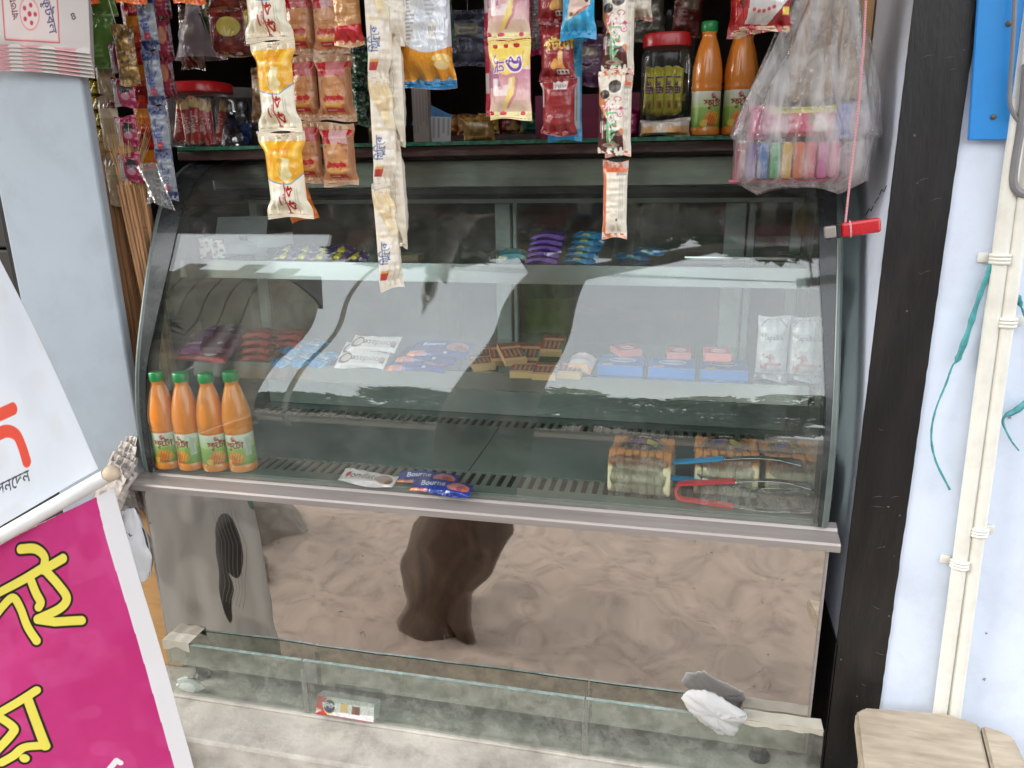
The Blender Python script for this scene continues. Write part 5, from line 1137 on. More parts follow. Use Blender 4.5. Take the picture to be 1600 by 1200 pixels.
# dim goods crowding the dark background
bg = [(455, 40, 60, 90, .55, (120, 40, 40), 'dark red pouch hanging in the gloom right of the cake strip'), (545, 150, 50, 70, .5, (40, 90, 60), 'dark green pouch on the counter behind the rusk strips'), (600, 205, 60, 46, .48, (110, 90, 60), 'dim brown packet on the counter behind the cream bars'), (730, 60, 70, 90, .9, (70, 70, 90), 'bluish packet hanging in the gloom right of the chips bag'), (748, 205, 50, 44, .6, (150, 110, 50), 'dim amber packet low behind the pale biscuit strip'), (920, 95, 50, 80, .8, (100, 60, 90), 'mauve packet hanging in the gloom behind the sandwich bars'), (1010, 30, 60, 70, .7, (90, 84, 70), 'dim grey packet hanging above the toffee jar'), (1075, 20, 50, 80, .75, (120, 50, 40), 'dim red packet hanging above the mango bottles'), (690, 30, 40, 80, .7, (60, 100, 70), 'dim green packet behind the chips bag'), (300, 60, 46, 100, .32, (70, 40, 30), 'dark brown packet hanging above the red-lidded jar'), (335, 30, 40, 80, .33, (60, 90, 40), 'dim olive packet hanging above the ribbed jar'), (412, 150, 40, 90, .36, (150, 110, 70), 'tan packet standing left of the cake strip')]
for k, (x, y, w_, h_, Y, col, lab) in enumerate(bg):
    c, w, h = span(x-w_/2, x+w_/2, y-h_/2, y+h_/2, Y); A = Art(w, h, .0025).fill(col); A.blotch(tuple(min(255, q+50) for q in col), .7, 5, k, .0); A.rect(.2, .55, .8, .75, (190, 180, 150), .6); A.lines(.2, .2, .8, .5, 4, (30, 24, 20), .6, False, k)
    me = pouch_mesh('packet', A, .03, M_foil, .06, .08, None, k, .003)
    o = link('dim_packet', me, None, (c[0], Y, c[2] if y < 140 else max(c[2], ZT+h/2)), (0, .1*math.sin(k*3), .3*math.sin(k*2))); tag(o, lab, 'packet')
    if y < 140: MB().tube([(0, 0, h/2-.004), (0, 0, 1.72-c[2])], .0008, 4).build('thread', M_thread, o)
# ---- mango juice bottles
M_juice = bpy.data.materials.new('mango_juice_bottle'); nt, p = nodes(M_juice)
p.inputs['Base Color'].default_value = (*lin((236, 142, 42)), 1); p.inputs['Roughness'].default_value = .3; p.inputs['Coat Weight'].default_value = 1; p.inputs['Coat Roughness'].default_value = .03
p.inputs['Subsurface Weight'].default_value = .25; p.inputs['Subsurface Radius'].default_value = (.02, .01, .003); p.inputs['Subsurface Scale'].default_value = .5
M_cap = mat('green_cap', (22, 136, 66), .35, var=.06, coat=.2)
M_lab = print_mat('bottle_label', .3, .03, 20, .5)
def label_mesh(rad, z0, z1):
    A = Art(2*math.pi*rad, z1-z0, .00095).fill((120, 166, 60)); A.grad(0, .55, (110, 156, 50), (160, 196, 96)); A.grad(.55, 1, (190, 212, 140), (236, 238, 226))
    for off in (.25, .75):
        A.ell(off, .87, .028, .085, (176, 26, 40)); A.text('প্রাণ', off, .88, .0075, (240, 220, 220), 0, .02); A.text('ফুেটা', off, .66, .0175, (150, 36, 36), 0, .04)
        A.ell(off+.01, .24, .10, .20, (232, 150, 36)); A.ell(off+.035, .30, .06, .12, (240, 176, 60)); A.ell(off-.03, .2, .06, .13, (226, 128, 26)); A.ell(off-.09, .1, .05, .1, (236, 190, 80)); [A.stroke([(off-.06+.03*i, .06), (off-.02+.03*i, .38)], .0005, (180, 80, 20)) for i in range(4)]; A.text('Fruto', off, .06, .008, (190, 30, 30), 0, .03)
        A.rect(off+.13, .3, off+.2, .9, (206, 214, 200)); A.lines(off+.135, .32, off+.195, .88, 9, (100, 110, 100), .6)
    a = (A.x-.25)*2*math.pi-math.pi/2; V = np.stack([rad*np.cos(a), rad*np.sin(a), z0+A.y*(z1-z0)], -1).reshape(-1, 3)
    o = mesh_np('label', V, quads(A.nx, A.ny), M_lab, None, A.c.reshape(-1, 3)); me = o.data; bpy.data.objects.remove(o); return me
BH = .196
bprof = [(.020, 0), (.0262, .002), (.0272, .006), (.0268, .0145), (.0258, .016), (.0258, .078), (.0268, .080), (.0274, .085), (.0262, .089), (.0272, .093), (.0274, .100), (.0266, .114), (.0240, .130), (.0200, .148), (.0158, .162), (.0128, .170), (.0120, .175), (.0132, .177), (.0132, .179), (.0116, .180), (.0116, .184)]
jb = None
def bottle(loc, label, rz, tilt=0, s=1.0):
    global jb
    t = empty('juice_bottle', loc, label, 'bottle', 'mango juice bottles', (0, tilt, rz)); t.scale = (s, s, s)
    if jb is None:
        b = MB(); b.lathe(bprof, 40); o1 = b.build('body', M_juice, t, 50)
        b = MB(); b.lathe([(.0136, .1785), (.0142, .180), (.0142, .1945), (.0128, .1962)], 40)
        for v in b.bm.verts:
            if .179 < v.co.z < .1955: 
                k = 1+.03*math.cos(math.atan2(v.co.y, v.co.x)*20); v.co.x *= k; v.co.y *= k
        o2 = b.build('cap', M_cap, t, 50); o3 = link('label', label_mesh(.02615, .0165, .0775), t); jb = (o1.data, o2.data, o3.data)
    else:
        for nm, me in zip(('body', 'cap', 'label'), jb): link(nm, me, t)
    return t
for (x, y, Y, s, lab, rz) in ((1100, 217, .33, .98, 'mango juice bottle with a green cap on the counter top beside the toffee jar', .5), (1150, 217, .34, 1.0, 'mango juice bottle on the counter top, half behind the plastic bag', .1), (1158, 200, .44, 1.0, 'mango juice bottle at the back of the counter top, behind the other two', -.4)):
    c = at(x, y, Y); bottle((c[0], Y, ZT), lab, rz, 0, s)

# ---- clear carrier bag with bright packs
bc = at(1247, 292, .11)
bag = empty('carrier_bag', bc, 'clear plastic carrier bag of rainbow packs hanging at the right', 'carrier bag')
def bagf(u, v):
    a = u*2*math.pi
    hz = .02+.335*v                      # height above bottom
    wpx = np.interp(v, [0, .06, .25, .5, .75, 1], [.060, .099, .103, .075, .046, .022]); dpx = np.interp(v, [0, .06, .25, .5, .75, 1], [.03, .055, .055, .036, .02, .01])
    cx = np.interp(v, [0, .3, .6, 1], [0, .002, .012, .02])
    rip = (1+(.06+.16*v)*math.sin(a*9+2.5*math.sin(v*4))+.06*float(vnoise(np.array(u*9), np.array(v*7), 6)))
    return Vector((cx+wpx*math.copysign(abs(math.cos(a))**.8, math.cos(a))*(1 if v < .25 else rip), dpx*math.sin(a)*rip, hz-.02-.012*math.cos(a)**2*(1-v)))
M_bag = film_mat('carrier_bag_film', .12, (.97, .96, .95), .05, 1.0, 30, 1.7, .74)
b = MB(); b.grid(bagf, 150, 60); b.build('bag_film', M_bag, bag, 'all')
for s_ in (-1, 1):
    b = MB(); b.grid(lambda u, v: Vector((.02+s_*(.016-.006*v)+(u-.5)*(.030-.010*v), .004*s_+.006*math.sin(u*12), .325+.42*v)), 10, 12); b.build('handle', M_bag, bag, 'all')
cl = [(190, 60, 90), (120, 70, 170), (40, 120, 196), (60, 170, 96), (236, 190, 60), (240, 130, 80), (226, 90, 110), (226, 110, 180), (236, 120, 160)]
rk = empty('clay_pack', (bc[0]-.012, .11, bc[2]+.012), 'tray of rainbow modelling clay bars at the bottom of the carrier bag', 'clay bars')
stick = None
for k, c_ in enumerate(cl):
    m_ = mat('clay_%d' % k, c_, .5, var=.05)
    x = -.078+.0172*k; b = MB().box((x-.0078, -.016, 0), (x+.0078, .016, .055), .005); b.build('clay_bar', m_, rk, 40)
MB().box((-.092, -.018, -.004), (.074, .018, -.0005), .001).build('tray', mat('pink_tray', (206, 90, 120), .5), rk)
c = at(1330, 250, .11); tr = MB(); tr.lathe([(.018, 0), (.0195, .003), (.0195, .055), (.017, .058), (.006, .058)], 24); o = tr.build('tissue_roll', mat('white_roll', (214, 210, 206), .8), None, 40, loc=(bc[0]+.082, .115, bc[2]+.008)); tag(o, 'small white roll at the right inside the carrier bag', 'roll')
A = Art(.155, .048, .0013).fill((214, 70, 110)); A.rect(0, 0, .2, 1, (240, 130, 170)); A.rect(.2, .75, .82, 1, (226, 220, 110)); A.rect(.82, 0, 1, 1, (120, 130, 206)); A.blotch((250, 220, 226), .8, 9, 3, .1, (.22, .05, .82, .72)); A.blotch((90, 150, 90), .6, 12, 6, .35, (.22, .05, .82, .72)); A.ell(.68, .35, .07, .26, (226, 220, 210))
o = link('sweet_pack', pouch_mesh('sweet_pack', A, .034, M_film, .05, .03, None, 3, .001), None, (bc[0]-.004, .112, bc[2]+.096)); tag(o, 'pink and red sweet pack lying on the clay bars inside the carrier bag', 'sweet pack')
# pale wood panel behind the bag
c, w, h = span(1236, 1374, -40, 158, .31)
wp = MB().box((c[0]-w/2, .30, c[2]-h/2), (1.3275, .32, 1.3), .002); tag(wp.build('wood_panel', mat('honey_wood', (206, 160, 108), .55, var=.14, vscale=7, stretch=(6, 1, .5), dirt=(170, 120, 76), dscale=9, damt=.5)), 'honey coloured wooden panel on the jamb behind the carrier bag', 'panel')
# ================================================================== goods inside the case
S1, S2, DK = .4105, .2015, .0168      # shelf tops and deck
def lie(name, me, x, y, z, yaw=0, pitch=0, roll=0):
    """lay a pack (built upright facing -y) on its back: face up, top of the print away from the viewer"""
    o = link(name, me, None, (x, y, z)); o.rotation_euler = Euler((math.radians(-90)+pitch, roll, 0)).to_matrix().to_4x4().to_euler()
    o.rotation_euler = (Matrix.Rotation(yaw, 3, 'Z') @ Euler((math.radians(-90)+pitch, roll, 0)).to_matrix()).to_euler(); return o
def pk(w, h, t, fn, m=None, seed=1, crimp=.07, waist=.05, cell=.0013, wr=.0012):
    A = Art(w, h, cell); fn(A); return pouch_mesh('packet', A, t, m or M_film, crimp, waist, None, seed, wr)
ORD = ('lowest', 'second', 'third', 'fourth', 'topmost')
# mango bottles in the case
for k, (x, y, Y, tl) in enumerate(((266, 727, .078, 0), (302, 729, .076, .0), (340, 731, .074, .0), (382, 732, .072, -.03))):
    c = atz(x, y, DK); bottle((c[0], c[1], DK), ('leftmost mango juice bottle inside the case', 'second mango juice bottle from the left inside the case', 'third mango juice bottle from the left inside the case', 'rightmost mango juice bottle inside the case, leaning slightly')[k], (.35, -.2, .75, .05)[k], tl, (1.0, 1.0, 1.0, 1.02)[k])
# ---- middle shelf
def a_plum(A): A.fill((96, 26, 52)); A.poly([(.0, 0), (.42, 0), (.30, 1), (0, 1)], (150, 76, 136)); A.text('Choco', .18, .5, .018, (226, 206, 226), 0, .02); A.blotch((206, 176, 160), .9, 9, 3, .25, (.45, .1, .9, .9)); A.blotch((60, 20, 24), .8, 7, 8, .1, (.4, 0, 1, 1)); A.rect(0, 0, .05, 1, (90, 20, 50))
def a_redc(A): A.fill((140, 26, 36)); A.blotch((110, 18, 30), .5, 5, 2); A.ell(.68, .5, .14, .34, (226, 210, 200)); A.ell(.3, .55, .1, .2, (200, 170, 90)); A.rect(0, 0, 1, .1, (190, 60, 50))
plum = pk(.13, .055, .020, a_plum, M_foil, 3, .0, .0); redc = pk(.125, .05, .018, a_redc, M_foil, 5, .0, .0)
def put(name, me, px, py, z, yaw, pitch, lab, cat, group=None, roll=0, dz=0):
    c = atz(px, py, z); o = lie(name, me, c[0], c[1], z+dz, yaw, pitch, roll); return tag(o, lab, cat, group)
put('chocolate_packet', plum, 335, 528, S2+.024, .1, .25, 'plum coloured cookie packet at the far left of the middle shelf, back row', 'packet', 'cookie packets')
put('chocolate_packet', plum, 350, 520, S2+.040, -.1, .2, 'plum coloured cookie packet lying on top of the back pile', 'packet', 'cookie packets')
put('chocolate_packet', plum, 330, 541, S2+.030, .05, .35, 'plum cookie packet with a pale oval, front of the left pile', 'packet', 'cookie packets')
put('chocolate_packet', redc, 318, 554, S2+.014, .03, .3, 'dark red cookie packet at the front left corner of the middle shelf', 'packet', 'cookie packets')
def a_red(A): A.fill((126, 30, 40)); A.rect(0, 0, 1, .25, (170, 60, 70)); A.rect(.08, .35, .8, .6, (150, 44, 54)); A.poly([(.1, .1), (.16, .3), (.04, .3)], (236, 220, 220))
redb = pk(.062, .05, .016, a_red, M_foil, 4, .0, .0)
for k in range(4): put('red_bar', redb, 403+3*k, 556, S2+.008, .08-.05*k, .1, '%s of the stacked dark red bars on the middle shelf' % ORD[k if k < 3 else 4].capitalize(), 'snack bar', 'stacked dark red bars', 0, .016*k)
for k in range(3): put('red_bar', redb, 447+4*k, 545, S2+.014, .3-.1*k, .2, '%s dark red bar heaped behind the red stack' % ('lower', 'middle', 'upper')[k].capitalize(), 'snack bar', 'stacked dark red bars', 0, .015*k)
def a_sky(A): A.fill((30, 132, 190)); A.blotch((140, 206, 230), .8, 5, 4, .1); A.blotch((16, 90, 150), .6, 6, 8, .2); A.rect(.2, .4, .8, .55, (220, 232, 240), .7)
skyb = pk(.055, .075, .014, a_sky, M_foil, 6, .05, .03)
for k, (x, y) in enumerate(((452, 562), (478, 562), (505, 562), (462, 552), (490, 550))): put('blue_bar', skyb, x, y, S2+.007, -.5+.1*k, .12, ('leftmost blue wrapped bar fanned beside the red stack', 'second blue wrapped bar in the front of the fan', 'rightmost blue wrapped bar next to the white packs', 'upper left blue wrapped bar of the fan', 'upper right blue wrapped bar of the fan')[k], 'snack bar', 'fan of blue bars', 0, .012*(k > 2))
def a_fon(A): A.fill((214, 206, 206)); A.text('Fondate', .62, .45, .022, (96, 60, 60), math.pi, .02); A.ell(.16, .5, .14, .34, (84, 56, 50)); A.ell(.18, .5, .10, .22, (190, 170, 160)); A.ell(.9, .5, .05, .18, (120, 60, 80)); A.blotch((190, 180, 180), .5, 4, 3)
def a_fon2(A): A.fill((214, 206, 206)); A.text('Fondate', .42, .5, .022, (96, 60, 60), 0, .02); A.ell(.82, .45, .14, .34, (130, 76, 50)); A.ell(.14, .55, .05, .18, (170, 50, 80)); A.blotch((190, 180, 180), .5, 4, 3)
fon = pk(.105, .046, .014, a_fon, M_film, 3, .0, .0, .0010); fon2 = pk(.115, .036, .014, a_fon2, M_film, 7, .0, .0, .0010)
for k, (x, y) in enumerate(((566, 563), (572, 548), (585, 538))): put('wafer_bar', fon, x, y, S2+.014+.013*k, -.03*k, .5, ('white wafer bar with dark lettering, front of the row on the middle shelf', 'white wafer bar with dark lettering just behind the front one', 'white wafer bar at the back of the white row')[k], 'wafer bar', 'white wafer bars')
def a_bou(A): A.fill((34, 58, 140)); A.text('Bourne', .36, .62, .016, (226, 232, 244), math.pi*.0+.05, .02); A.ell(.78, .5, .18, .26, (226, 140, 90)); A.ell(.86, .42, .1, .18, (190, 96, 60)); A.rect(0, 0, .3, .2, (230, 140, 90)); A.rect(.62, .08, .68, .16, (230, 230, 236)); A.blotch((24, 40, 110), .5, 4, 3)
bou = pk(.125, .07, .014, a_bou, M_foil, 4, .0, .0, .0011); bous = pk(.115, .034, .014, a_bou, M_foil, 6, .0, .0, .0010)
for k, (x, y) in enumerate(((655, 567), (672, 554), (690, 545))): put('chocolate_bar', bou, x, y, S2+.009+.012*k, -.04*k, .22, ('blue chocolate bar at the front of the blue pile on the middle shelf', 'blue chocolate bar in the middle of the blue pile', 'blue chocolate bar at the back of the blue pile')[k], 'chocolate bar', 'blue chocolate bars')
def a_tan_old(A): A.fill((176, 140, 100)); A.rect(0, .35, 1, 1, (96, 58, 48)); A.lines(.05, .4, .95, .95, 4, (150, 100, 80), .6, True); A.rect(.86, 0, 1, .3, (40, 140, 140)); A.rect(0, 0, .06, 1, (170, 40, 50)); A.blotch((200, 166, 124), .4, 6, 4)
A = Art(.044, .058, .0010).fill((124, 84, 68)); A.blotch((96, 58, 48), .7, 6, 4, .0); A.lines(.08, .1, .9, .62, 4, (176, 136, 112), .7, True, 3); A.rect(0, .66, 1, .80, (178, 140, 104)); A.rect(0, 0, .07, 1, (160, 40, 50)); A.rect(.92, .1, 1, .5, (40, 130, 130)); A.rect(0, 0, 1, .16, (190, 156, 112)); tanb = box_mesh('choco_stick', A, .012, M_card, (196, 164, 118))
def tput(name, me, px, py, z, yaw, pitch, lab, cat, group, roll, dz):
    c = atz(px, py, z); o = link(name, me, None, (c[0], c[1], z+dz), (math.radians(-90)+pitch*2+.08, 0, yaw)); o.rotation_euler = (Matrix.Rotation(yaw, 3, 'Z') @ Euler((math.radians(-90)+pitch*2+.08, 0, 0)).to_matrix()).to_euler(); return tag(o, lab, cat, group)
T = [(752, 566, .0, .5), (783, 563, .012, .35), (800, 570, .022, .55), (826, 562, .012, .05), (864, 558, .024, .0), (818, 577, .0, .05), (853, 580, .0, .02), (893, 578, .0, -.05), (770, 552, .0, .3)]
for k, (x, y, dz, yaw) in enumerate(T): tput('choco_stick', tanb, x, y, S2+.011, yaw, (.16 if dz else .03), ('tan and brown choco bar at the left end of its heap', 'tan choco bar leaning second from the left of the heap', 'tan choco bar lying slanted across the heap', 'upright looking tan choco bar in the middle of the heap', 'highest tan choco bar at the right of the heap', 'tan choco bar lying in front below the slanted one', 'tan choco bar lying front and centre of the heap', 'tan choco bar lying at the front right of the heap', 'brown choco bar hidden at the back left of the heap')[k], 'snack bar', 'heap of tan choco bars', 0, dz)
def a_pnk(A): A.fill((196, 180, 182)); A.blotch((214, 196, 190), .5, 4, 3); A.rect(0, 0, 1, .15, (196, 140, 80)); A.rect(.1, .4, .8, .7, (186, 160, 170))
put('pale_packet', pk(.05, .06, .03, a_pnk, M_film, 4, .0, .0), 908, 570, S2+.016, -.1, .25, 'pale pinkish packet between the tan bars and the blue boxes', 'packet')
def boxput(name, me, px, py, z, h, yaw, lab, cat, group=None):
    c = atz(px, py, z); o = link(name, me, None, (c[0], c[1], z+h/2), (0, 0, yaw)); return tag(o, lab, cat, group)
def boxlie(name, me, px, py, z, h, yaw, lab, cat, group=None):
    c = atz(px, py, z); o = link(name, me, None, (c[0], c[1], z+h/2)); o.rotation_euler = (Matrix.Rotation(yaw, 3, 'Z') @ Euler((math.radians(-90), 0, 0)).to_matrix()).to_euler(); return tag(o, lab, cat, group)
def a_bb(A): A.fill((34, 116, 196)); A.rect(0, .45, 1, .53, (120, 180, 226)); A.rect(.1, .1, .6, .3, (24, 84, 160)); A.blotch((226, 170, 80), .5, 8, 4, .45)
A = Art(.085, .085, .0013).fill((70, 108, 176)); A.blotch((40, 84, 160), .6, 4, 3); A.ell(.5, .55, .3, .2, (206, 214, 226), .7); A.text('Biscuit', .5, .55, .016, (40, 70, 150), 0, .03); A.blotch((226, 170, 90), .8, 7, 6, .3, (.05, .05, .95, .35)); A.rect(0, 0, 1, .04, (150, 190, 230)); bbm = box_mesh('blue_box', A, .019, M_card, (34, 116, 196))
for k, (x, y) in enumerate(((972, 578), (1050, 582), (1130, 585))): boxlie('biscuit_box', bbm, x, y, S2+.0005, .019, -.02, ('leftmost of the three blue biscuit boxes on the middle shelf', 'middle one of the three blue biscuit boxes', 'rightmost of the three blue biscuit boxes')[k], 'box', 'blue biscuit boxes')
def a_rp(A): A.fill((196, 60, 66)); A.ell(.55, .5, .3, .25, (226, 190, 190)); A.rect(0, 0, 1, .1, (226, 190, 186)); A.lines(.1, .7, .9, .9, 2, (226, 150, 150), .7)
A = Art(.045, .055, .0012); a_rp(A); A.text('Toast', .55, .5, .012, (170, 40, 50), 0, .03); rpm = box_mesh('red_pack', A, .012, M_card, (214, 120, 116))
for k, (x, y, dz, yaw) in enumerate(((978, 552, 0, .5), (1060, 556, 0, .05), (1118, 560, 0, .05), (1118, 559, .013, .0), (1120, 558, .026, .06))): boxlie('red_pack', rpm, x, y, S2+.020+dz, .012, yaw, ('red pack lying askew on the leftmost blue box', 'red pack lying on the middle blue box', 'lowest of three red packs on the rightmost blue box', 'second of three red packs on the rightmost blue box', 'topmost of three red packs on the rightmost blue box')[k], 'pack', 'red packs on the blue boxes')
# two white pouches with a scalloped top
def a_hap(A):
    A.fill((206, 204, 210)); A.blotch((186, 184, 190), .5, 5, 3); A.text('Hapsikk', .5, .66, .0125, (120, 110, 120), 0, .02); A.blotch((176, 90, 92), .9, 9, 4, .15, (.15, .14, .85, .42)); A.poly([(.2, .14), (.5, .44), (.85, .16)], (150, 70, 80), .35); A.rect(0, .0, 1, .12, (110, 110, 120), .6); A.ell(.76, .09, .07, .035, (230, 230, 232)); A.stroke([(.1, .84), (.3, .95), (.7, .95), (.9, .84)], .0012, (150, 150, 160))
hap = pk(.056, .118, .022, a_hap, M_film, 4, .06, .06, .0010)
for k, x in enumerate((1207, 1258)):
    c = at(x, 548, .225); o = link('snack_pouch', hap, None, (c[0], .232, S2+.060), (math.radians(-8), 0, -.1)); tag(o, ('left one of two white lace-topped pouches standing at the right of the shelf', 'right one of two white lace-topped pouches standing at the right of the shelf')[k], 'snack pouch', 'white pouches')
# ---- top shelf
A = Art(.055, .040, .0010).fill((206, 200, 196)); A.blotch((130, 50, 44), .9, 7, 3, .05); A.blotch((60, 30, 30), .8, 9, 5, .3); A.rect(.48, 0, .54, 1, (214, 210, 206)); me = box_mesh('cake_box', A, .07, M_card, (196, 196, 198), (190, 196, 200)); c = at(327, 377, .23)
bxk = tag(link('cake_box', me, None, (c[0], .265, S1+.0205), (0, 0, .12)), 'small white food carton at the left end of the top shelf', 'box')
lid = MB().box((-.03, -.001, 0), (.075, .001, .06), .0004); o = lid.build('flap', mat('grey_board', (150, 152, 154), .6), bxk); o.location = (.01, .03, .018); o.rotation_euler = (-.9, 0, .25)
A = Art(.10, .03, .002).fill((206, 210, 216)); A.blotch((230, 232, 236), .6, 5, 3); me = pouch_mesh('tissue_pack', A, .08, film_mat('wrapped_white', .7, (.8, .82, .84), .15, .5), .02, .02, None, 4, .002)
for k, x in enumerate((378, 412)): tag(link('tissue_pack', me, None, (at(x, 385, .27)[0], .28+.02*k, S1+.018+.012*k), (0, 0, .1*k)), ('lower white wrapped pack beside the food carton on the top shelf', 'upper white wrapped pack beside the food carton on the top shelf')[k], 'tissue pack')
def a_py(A): A.fill((50, 34, 100)); A.blotch((206, 196, 50), .95, 6, 3, .05); A.blotch((30, 20, 70), .8, 7, 6, .2)
pym = pk(.055, .032, .010, a_py, M_foil, 5, .06, .03)
for k in range(9):
    x = 448+(k % 5)*28; c = at(x, 402-(k//5)*7, .235); tag(lie('candy_packet', pym, c[0], .235+.014*(k // 5), S1+.008+.010*(k // 5), .2*math.sin(k), .5), '%s purple and yellow candy packet from the left, %s row on the top shelf' % (('first', 'second', 'third', 'fourth', 'fifth')[k % 5], ('front', 'back')[k//5]), 'candy packet', 'purple and yellow candy packets')
c = at(632, 404, .23); A = Art(.06, .012, .0015).fill((120, 104, 84)); tag(link('brown_tin', box_mesh('brown_tin', A, .04, M_card, (110, 96, 80)), None, (c[0], .24, S1+.0065), (0, 0, .05)), 'flat brown box on the top shelf behind the cream bars', 'box')
def a_pu(A): A.fill((84, 40, 140)); A.blotch((50, 20, 96), .6, 5, 3); A.rect(0, 0, 1, .2, (130, 90, 180)); 
def a_tq(A): A.fill((20, 120, 176)); A.blotch((90, 180, 210), .6, 5, 3); A.rect(.3, .1, .5, .3, (220, 210, 120))
pum = pk(.062, .045, .011, a_pu, M_foil, 5, .0, .0); tqm = pk(.062, .045, .011, a_tq, M_foil, 6, .0, .0)
for k in range(5): tag(lie('purple_bar', pum, at(846+2*k, 405, .225)[0], .238+.004*k, S1+.006+.0105*k, .05*math.sin(k*3), .12), '%s of the stacked purple bars on the top shelf' % ORD[k].capitalize(), 'snack bar', 'stacked purple bars')
for k in range(5): tag(lie('turquoise_bar', tqm, at(906+3*k, 405, .225)[0], .238+.006*k, S1+.006+.0105*k, .06*math.sin(k*2+1), .12), '%s of the stacked turquoise bars beside the purple bars' % ORD[k].capitalize(), 'snack bar', 'stacked turquoise bars')
for k, x in enumerate((985, 1012)): tag(lie('turquoise_bar', tqm, at(x, 398, .25)[0], .29, S1+.006+.01*k, .3-.4*k, .1), ('left of two loose turquoise bars farther right on the top shelf', 'right of two loose turquoise bars farther right on the top shelf')[k], 'snack bar', 'loose turquoise bars')
def a_mix(A): A.fill((70, 140, 150)); A.blotch((170, 160, 90), .8, 5, 4, .05)
tag(lie('teal_packet', pk(.06, .035, .02, a_mix, M_foil, 4, .05, .03), at(800, 405, .23)[0], .24, S1+.011, .1, .3), 'small teal and gold packet left of the purple bars', 'packet')
b = MB(); b.grid(lambda u, v: Vector(((u-.5)*.09, (v-.5)*.05, .008+.008*float(vnoise(np.array(u*6), np.array(v*5), 3)))), 18, 12)
tag(b.build('wrapper', MATS['cellophane'], None, 'all', loc=(at(755, 405, .24)[0], .25, S1+.004)), 'flattened clear wrapper lying left of the teal packet', 'wrapper')
for x0, x1, yy, lab in ((1070, 1245, .30, 'chrome rod lying at the right end of the top shelf, front one'), (1215, 1250, .38, 'short chrome rod lying at the right end of the top shelf, behind')):
    a_, b_ = at(x0, 398, yy), at(x1, 398, yy); tag(MB().tube([(a_[0], yy, S1+.004), (b_[0], yy, S1+.004)], .0035, 8).build('chrome_rod', M_chrome, None, True), lab, 'rod')
# yellowed tag stuck to the rear pane
c = at(1256, 342, .478); b = MB(); P = [(-.014, -.02), (-.004, -.034), (.012, -.028), (.018, .0), (.012, .024), (-.002, .030), (-.016, .012)]
b.prism([(x, 0, z) for x, z in P], (0, -.004, 0), .001); o = b.build('paper_tag', mat('yellowed_paper', (176, 160, 122), .8, var=.25, vscale=30, bump=.8), None, loc=(c[0], .482, c[2])); tag(o, 'torn yellowed paper tag stuck high on the rear pane at right', 'paper tag')
# ---- deck
def dput(name, me, px, py, yaw, lab, cat, group=None, dz=.008, pitch=.1): return put(name, me, px, py, DK+dz, yaw, pitch, lab, cat, group)
dput('wafer_bar', fon2, 575, 748, -.12, 'white wafer bar lying alone on the deck near the ledge', 'wafer bar', 'white wafer bars', .008, .3)
dput('chocolate_bar', bous, 668, 748, .02, 'blue chocolate bar on the deck, the one farther from the ledge', 'chocolate bar', 'blue chocolate bars', .012, .35)
dput('chocolate_bar', bous, 690, 762, -.06, 'blue chocolate bar on the deck, the one nearest the ledge', 'chocolate bar', 'blue chocolate bars', .008, .35)
